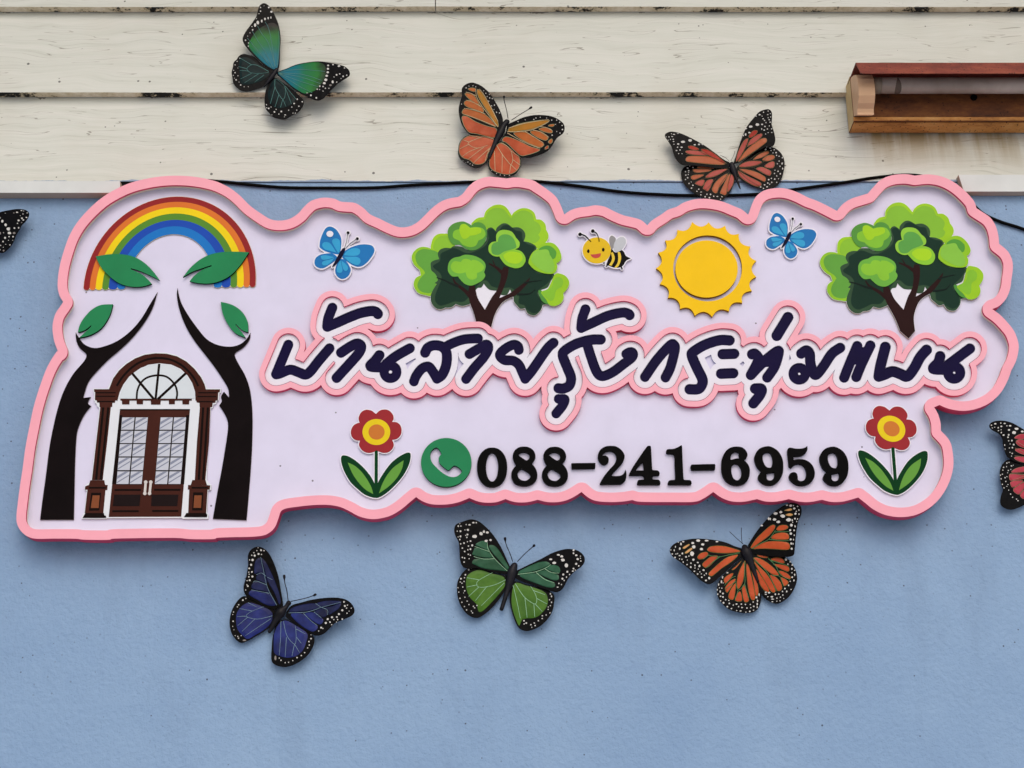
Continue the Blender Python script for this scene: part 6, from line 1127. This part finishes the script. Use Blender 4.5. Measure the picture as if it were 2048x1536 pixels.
# --- orange and black monarch-like butterfly
MO, MT = foil('#b0431e', '#c0552a', 0.28), paint('#cf9a66', 0.4)
tw = lambda p: (1, p)
ornament((1320, 990, 6.144), 'orange butterfly ornament with broad white spotted black borders, touching the bottom edge of the sign', [
 dict(o=[(1030, 670), (920, 630), (800, 580), (650, 550), (450, 535), (320, 550), (210, 580), (140, 630), (120, 690), (160, 760), (260, 830), (380, 930), (480, 1030), (560, 1085), (630, 1090), (720, 1020), (820, 930), (960, 800), (1040, 740)],
  c=[(0, [(580, 670), (630, 630), (760, 625), (880, 650), (990, 690), (900, 710), (760, 715), (620, 700)]), (0, [(460, 760), (500, 715), (570, 700), (590, 730), (540, 780), (480, 790)]), (0, [(520, 850), (580, 790), (640, 750), (710, 750), (690, 790), (600, 880), (550, 890)]), (0, [(600, 960), (680, 880), (800, 780), (900, 740), (960, 740), (880, 820), (760, 900), (650, 990), (610, 990)]), tw([(280, 645), (350, 605), (362, 615), (300, 662)]), tw([(305, 705), (380, 650), (397, 665), (330, 718)])],
  v=[[(980, 710), (850, 735), (720, 760), (600, 740)], [(740, 755), (640, 830), (560, 900)], [(600, 735), (530, 790)]],
  s=[(470, 560, 30, 18), (403, 590, 22, 16), (415, 637, 28, 24), (395, 722, 30, 32), (525, 607, 26, 16), (510, 665, 24, 18), (573, 560, 26, 13), (700, 573, 20, 10), (410, 795, 16), (465, 830, 14, 11), (485, 873, 14, 18), (320, 760, 13), (275, 718, 12, 16), (243, 660, 12, 20), (258, 600, 12, 20), (285, 573, 16, 10), (535, 923, 16, 13), (605, 1020, 16, 20), (568, 965, 9, 12), (565, 1050, 16, 12), (190, 637, 8, 16), (175, 680, 8, 16), (132, 675, 8), (150, 725, 12, 8), (195, 725, 8), (215, 720, 9), (242, 745, 14, 9), (185, 768, 12), (270, 790, 8, 10), (240, 785, 8), (285, 825, 10), (335, 800, 8), (333, 855, 12, 8), (380, 838, 10), (378, 885, 12, 14), (430, 865, 10, 14), (430, 898, 8), (423, 937, 12, 9), (470, 910, 8), (490, 945, 8), (462, 970, 12, 10), (508, 968, 8), (513, 1010, 12, 10), (545, 985, 8), (225, 580, 10, 6), (355, 750, 9)]),
 dict(o=[(1070, 650), (1120, 550), (1200, 430), (1300, 310), (1390, 220), (1500, 140), (1600, 100), (1680, 105), (1735, 150), (1735, 240), (1700, 320), (1680, 430), (1665, 560), (1655, 680), (1640, 740), (1560, 760), (1400, 755), (1250, 740), (1110, 710)],
  c=[(0, [(1115, 640), (1180, 540), (1260, 460), (1360, 375), (1410, 370), (1410, 410), (1340, 500), (1220, 590), (1140, 650)]), (0, [(1430, 420), (1470, 375), (1550, 370), (1575, 400), (1530, 430), (1460, 440)]), (0, [(1365, 520), (1410, 480), (1500, 460), (1575, 480), (1580, 540), (1500, 550), (1400, 545)]), (0, [(1140, 660), (1230, 600), (1340, 570), (1480, 570), (1580, 590), (1595, 650), (1550, 675), (1400, 665), (1260, 660)]), tw([(1525, 190), (1600, 165), (1625, 180), (1590, 195)]), tw([(1540, 245), (1590, 225), (1635, 240), (1600, 260)])],
  v=[[(1130, 660), (1230, 600), (1340, 540), (1420, 430)], [(1340, 545), (1480, 560), (1590, 560)], [(1410, 455), (1500, 450), (1590, 450)]],
  s=[(1420, 227, 30, 18), (1485, 210, 22, 18), (1508, 258, 34, 24), (1580, 305, 38, 26), (1408, 300, 26, 18), (1453, 330, 28, 18), (1615, 370, 18, 22), (1335, 290, 14, 22), (1355, 295, 10, 18), (1250, 375, 18, 12), (1600, 433, 15), (1608, 475, 18), (1605, 545, 15), (1612, 597, 14, 16), (1618, 660, 16, 16), (1605, 130, 22, 16), (1560, 125, 16, 10), (1650, 165, 18, 14), (1665, 230, 16, 16), (1658, 290, 13), (1625, 310, 9, 16), (1690, 140, 12, 8), (1707, 185, 7, 14), (1708, 235, 7, 14), (1675, 200, 8), (1690, 295, 7, 12), (1660, 385, 9, 16), (1648, 433, 11, 13), (1650, 495, 8, 12), (1640, 548, 7, 14), (1635, 600, 7, 14), (1630, 335, 8), (1680, 325, 6, 10), (1640, 130, 8)]),
 dict(o=[(1040, 750), (960, 820), (880, 890), (800, 960), (740, 1030), (705, 1110), (700, 1190), (720, 1270), (780, 1350), (860, 1410), (960, 1440), (1070, 1450), (1150, 1440), (1210, 1390), (1240, 1300), (1245, 1200), (1230, 1100), (1190, 980), (1140, 850), (1100, 770)],
  c=[(0, [(880, 920), (930, 880), (1000, 810), (980, 840), (920, 910)]), (0, [(950, 1020), (980, 920), (1040, 810), (1050, 820), (1040, 920), (1020, 1060), (970, 1150), (945, 1120)]), (0, [(785, 1030), (840, 980), (900, 960), (880, 1010), (820, 1080), (795, 1080)]), (0, [(800, 1140), (860, 1060), (930, 1030), (910, 1080), (850, 1170), (820, 1200)]), (0, [(840, 1250), (870, 1160), (930, 1080), (930, 1140), (910, 1270), (870, 1285)]), (0, [(920, 1290), (950, 1210), (990, 1190), (1010, 1290), (970, 1310)]), (0, [(1010, 1130), (1040, 1110), (1090, 1270), (1080, 1310), (1035, 1310), (1010, 1200)]), (0, [(1060, 900), (1075, 830), (1100, 900), (1150, 1120), (1170, 1270), (1120, 1280), (1080, 1130)]), (0, [(1112, 880), (1150, 960), (1200, 1100), (1210, 1210), (1175, 1230), (1150, 1060)])],
  v=[[(1040, 820), (1040, 960), (1040, 1090), (960, 1170), (930, 1060)], [(1040, 1095), (1090, 1270)], [(960, 1175), (920, 1290)], [(930, 1060), (800, 1160)], [(930, 1000), (880, 1020), (790, 1110)]],
  s=[(828, 955, 16, 10), (768, 1010, 10, 20), (755, 1065, 11, 24), (720, 1100, 8, 20), (775, 1080, 8), (730, 1140, 8), (740, 1187, 10, 16), (705, 1165, 7, 14), (773, 1210, 13, 13), (710, 1220, 8, 14), (745, 1245, 12, 9), (775, 1252, 12), (807, 1287, 10), (745, 1300, 9), (780, 1325, 14), (852, 1333, 12), (828, 1372, 12), (878, 1395, 12, 9), (900, 1352, 9), (940, 1340, 14, 10), (965, 1372, 9), (1008, 1383, 12, 9), (1000, 1340, 10), (1050, 1345, 10), (1068, 1390, 10), (1115, 1385, 9), (1110, 1345, 9), (1152, 1368, 11), (1195, 1340, 10, 18), (1198, 1300, 10, 16), (1185, 1258, 14, 14), (1218, 1225, 8, 22), (1150, 1415, 9, 8), (1103, 1430, 12), (1055, 1440, 8), (990, 1425, 14, 7), (942, 1420, 8), (1145, 1315, 9), (760, 1145, 8), (845, 1295, 10, 7), (1195, 1380, 8, 14)]),
 dict(o=[(1100, 730), (1200, 725), (1330, 745), (1450, 740), (1550, 770), (1620, 840), (1670, 930), (1685, 1030), (1660, 1130), (1610, 1220), (1540, 1290), (1450, 1335), (1370, 1320), (1290, 1270), (1240, 1200), (1210, 1080), (1140, 900)],
  c=[(0, [(1190, 735), (1260, 742), (1330, 762), (1300, 775), (1220, 760)]), (0, [(1360, 790), (1430, 765), (1500, 780), (1530, 820), (1510, 840), (1420, 815)]), (0, [(1390, 850), (1480, 855), (1570, 875), (1590, 920), (1560, 940), (1470, 900)]), (0, [(1460, 930), (1540, 950), (1600, 1000), (1600, 1030), (1540, 1020), (1480, 970)]), (0, [(1140, 780), (1200, 770), (1300, 820), (1400, 900), (1460, 980), (1400, 985), (1300, 920), (1200, 840)]), (0, [(1150, 810), (1220, 880), (1310, 970), (1380, 1080), (1420, 1180), (1370, 1190), (1300, 1080), (1210, 930)]), (0, [(1350, 990), (1410, 1000), (1480, 1070), (1500, 1150), (1450, 1180), (1410, 1120)]), (0, [(1480, 1010), (1550, 1040), (1580, 1080), (1530, 1120), (1500, 1080)]), (0, [(1180, 910), (1250, 1010), (1320, 1120), (1340, 1190), (1280, 1170), (1220, 1080)])],
  v=[[(1140, 770), (1300, 930), (1380, 1060), (1430, 1180)], [(1330, 780), (1420, 870), (1480, 980), (1600, 1040)], [(1380, 990), (1470, 1000), (1520, 1120)], [(1350, 800), (1480, 840), (1580, 870)]],
  s=[(1415, 747, 16, 9), (1495, 750, 22, 9), (1548, 793, 18, 18), (1600, 820, 10), (1572, 850, 9), (1625, 860, 11), (1620, 907, 11, 16), (1655, 925, 9), (1655, 980, 9, 16), (1622, 955, 8), (1625, 1010, 12), (1645, 1050, 10, 14), (1600, 1060, 8), (1580, 1110, 9, 13), (1535, 1150, 12, 12), (1557, 1185, 10, 14), (1505, 1185, 10), (1460, 1218, 10), (1418, 1220, 10, 14), (1510, 1230, 10), (1480, 1255, 9), (1437, 1268, 9), (1375, 1250, 18, 12), (1383, 1280, 22, 8), (1340, 1200, 18, 13), (1300, 1195, 16, 10), (1300, 1220, 18, 7), (1325, 1250, 10, 7), (1380, 1312, 14, 7), (1435, 1305, 8), (1475, 1300, 7), (1520, 1270, 7), (1610, 1160, 8)]),
], [(1040, 640, 38), (1065, 710, 66), (1130, 870, 34), (1205, 1070, 15)], [[(1020, 600), (950, 540), (855, 450)], [(1010, 600), (1000, 500), (1000, 400)]], 0.012, (0.28, 0.40, 0.18, 0.18), [MO, MT], '#4c7a4e', 1.5, 1.2, False, rim=('#5d6a3c', 0.8))

# --- pink-red butterfly cut by the right edge of the picture
PR = foil('#a52f40', '#b84656', 0.3)
za, zb2 = (900, 560), (900, 1000)
wu = dict(o=[(880, 640), (760, 380), (640, 290), (560, 240), (450, 180), (340, 150), (230, 150), (150, 180), (130, 230), (170, 280), (260, 330), (310, 400), (320, 480), (345, 570), (380, 650), (450, 700), (560, 740), (760, 765), (890, 760)],
  c=[(0, [(480, 390), (540, 345), (640, 340), (760, 420), (640, 405), (540, 405)]), (0, [(500, 450), (540, 412), (620, 422), (780, 500), (840, 600), (700, 550), (560, 510)]), (0, [(490, 560), (540, 537), (640, 562), (840, 650), (700, 640), (570, 610)]), (0, [(475, 670), (540, 647), (650, 662), (860, 720), (700, 740), (560, 720)])],
  v=[[(860, 700), (700, 560), (500, 430)], [(860, 710), (700, 640), (490, 530)], [(860, 720), (650, 660), (480, 640)]],
  s=[(510, 262, 30, 20), (475, 315, 34, 24), (590, 300, 24, 16), (420, 220, 20, 12), (345, 187, 20, 10), (213, 192, 20, 12), (298, 228, 18, 12), (405, 278, 18, 15), (255, 247, 12), (330, 350, 16, 12), (400, 347, 15), (390, 380, 13), (445, 427, 15), (470, 482, 15), (452, 525, 13), (400, 430, 10), (258, 288, 12, 8), (298, 315, 11), (295, 275, 8), (375, 220, 10), (160, 212, 12), (290, 182, 10), (420, 473, 8), (410, 530, 10), (450, 605, 11), (418, 590, 8), (440, 643, 8), (345, 490, 8, 14), (350, 545, 8), (172, 250, 10, 7), (205, 240, 7)])
wl = dict(o=[(890, 740), (700, 765), (560, 745), (440, 695), (370, 700), (310, 760), (280, 840), (280, 950), (300, 1050), (320, 1110), (290, 1210), (285, 1300), (330, 1360), (420, 1390), (520, 1370), (640, 1310), (760, 1200), (880, 1000)],
  c=[(0, [(440, 870), (490, 820), (620, 790), (760, 800), (700, 850), (560, 870)]), (0, [(410, 900), (480, 890), (590, 910), (700, 900), (600, 960), (500, 980), (420, 980)]), (0, [(430, 1000), (540, 985), (600, 990), (540, 1040), (460, 1080), (430, 1050)]), (0, [(465, 1110), (560, 1030), (700, 980), (640, 1060), (550, 1170), (500, 1160)]), (0, [(560, 1190), (620, 1110), (740, 1020), (700, 1150), (620, 1240)])],
  v=[[(860, 800), (700, 890), (600, 930), (440, 985)], [(620, 900), (500, 890), (410, 895)], [(700, 960), (560, 1030), (460, 1100)], [(740, 1000), (620, 1110), (550, 1180)]],
  s=[(330, 800, 11), (375, 740, 11), (320, 838, 9), (440, 780, 14, 9), (395, 845, 10), (350, 945, 11), (360, 997, 10), (375, 930, 8), (295, 960, 10), (285, 910, 10), (312, 895, 9), (312, 1037, 9), (335, 1088, 9), (375, 1065, 8), (390, 1040, 8), (400, 1118, 8), (427, 1172, 11), (455, 1218, 10), (510, 1243, 9), (530, 1265, 10), (370, 790, 8), (385, 875, 8), (465, 770, 10, 5), (430, 830, 8), (405, 730, 8)])
def flip(wg, a, b2):
    return dict(o=mirror(wg['o'], a, b2), c=[(cm, mirror(p, a, b2)) for cm, p in wg.get('c', [])], v=[mirror(p, a, b2) for p in wg.get('v', [])], s=mirror(wg['s'], a, b2))
ornament((1960, 820, 6.977), 'crimson and black butterfly ornament half out of view, right of the red flower', [wu, flip(wu, za, zb2), wl, flip(wl, za, zb2)], [(900, 620, 34), (900, 740, 46), (900, 900, 36), (900, 1150, 14)], [[(890, 590), (860, 480), (800, 400)], [(910, 590), (940, 480), (1000, 400)]], 0.012, (0.25, 0.25, 0.15, 0.15), [PR], '#a08a6c', 1.0, 1.0, False, rim=('#9a7a66', 0.7))

# --- black butterfly cut by the left edge of the picture
DGR = foil('#15251c', '#24402e', 0.3)
za, zb2 = (-850, 700), (-850, 1500)
wu = dict(o=[(-830, 900), (-600, 560), (-300, 420), (0, 310), (200, 265), (420, 230), (600, 240), (700, 280), (745, 350), (720, 450), (640, 560), (560, 640), (500, 760), (420, 880), (370, 1010), (310, 1130), (200, 1260), (100, 1340), (0, 1345), (-250, 1270), (-500, 1150), (-830, 1020)],
  c=[(0, [(-760, 930), (-560, 700), (-250, 560), (-80, 600), (-100, 780), (-160, 980), (-300, 1120), (-500, 1080), (-760, 990)])],
  v=[[(-800, 960), (-400, 800), (-80, 620)], [(-800, 970), (-400, 960), (-120, 900)], [(-800, 980), (-500, 1060), (-250, 1120)]],
  s=[(437, 315, 32, 20), (355, 330, 20, 14, 1), (550, 268, 26, 14), (605, 282, 12), (695, 330, 14), (588, 358, 14), (520, 400, 12, 8), (563, 467, 28, 24), (477, 522, 30, 28), (597, 510, 26, 20), (675, 445, 28, 16), (555, 577, 18, 16, 1), (447, 598, 18, 16), (60, 540, 36, 46), (145, 635, 40, 42), (215, 740, 56, 52), (240, 845, 54, 40), (367, 718, 26, 26), (477, 710, 20, 24), (362, 845, 40, 34, 1), (335, 938, 26, 22), (232, 938, 22, 20), (128, 968, 30, 32), (78, 1062, 24, 24), (-5, 455, 20, 24), (5, 850, 24, 40, 1), (255, 1148, 16), (145, 1133, 14, 10), (15, 1160, 18, 16), (85, 1210, 12), (-5, 1270, 16, 20), (92, 1295, 26, 24, 1), (135, 338, 20, 6), (215, 1030, 12), (325, 1030, 14, 6), (90, 838, 12)])
wl = dict(o=[(-830, 1010), (-600, 1120), (-400, 1230), (-250, 1330), (-180, 1500), (-200, 1700), (-350, 1850), (-550, 1900), (-720, 1800), (-820, 1500), (-845, 1250)],
  c=[(0, [(-800, 1080), (-600, 1180), (-400, 1300), (-320, 1450), (-380, 1640), (-560, 1720), (-700, 1640), (-780, 1400)])],
  v=[[(-810, 1080), (-650, 1350), (-560, 1650)], [(-800, 1080), (-500, 1320), (-380, 1550)]],
  s=[(-230, 1450, 24), (-230, 1600, 22), (-310, 1740, 24), (-430, 1820, 22), (-560, 1840, 22), (-690, 1750, 20)])
ornament((0, 400, 12.8), 'black white spotted butterfly ornament half out of view, below the left trim strip', [flip(wu, za, zb2), wu, flip(wl, za, zb2), wl], [(-850, 850, 60), (-850, 1000, 90), (-850, 1250, 70), (-850, 1650, 26)], [[(-870, 800), (-960, 600), (-1100, 450)], [(-830, 800), (-740, 600), (-620, 430)]], 0.012, (0.25, 0.25, 0.15, 0.15), [DGR], '#6a8a7c', 0.8, 1.2, False)
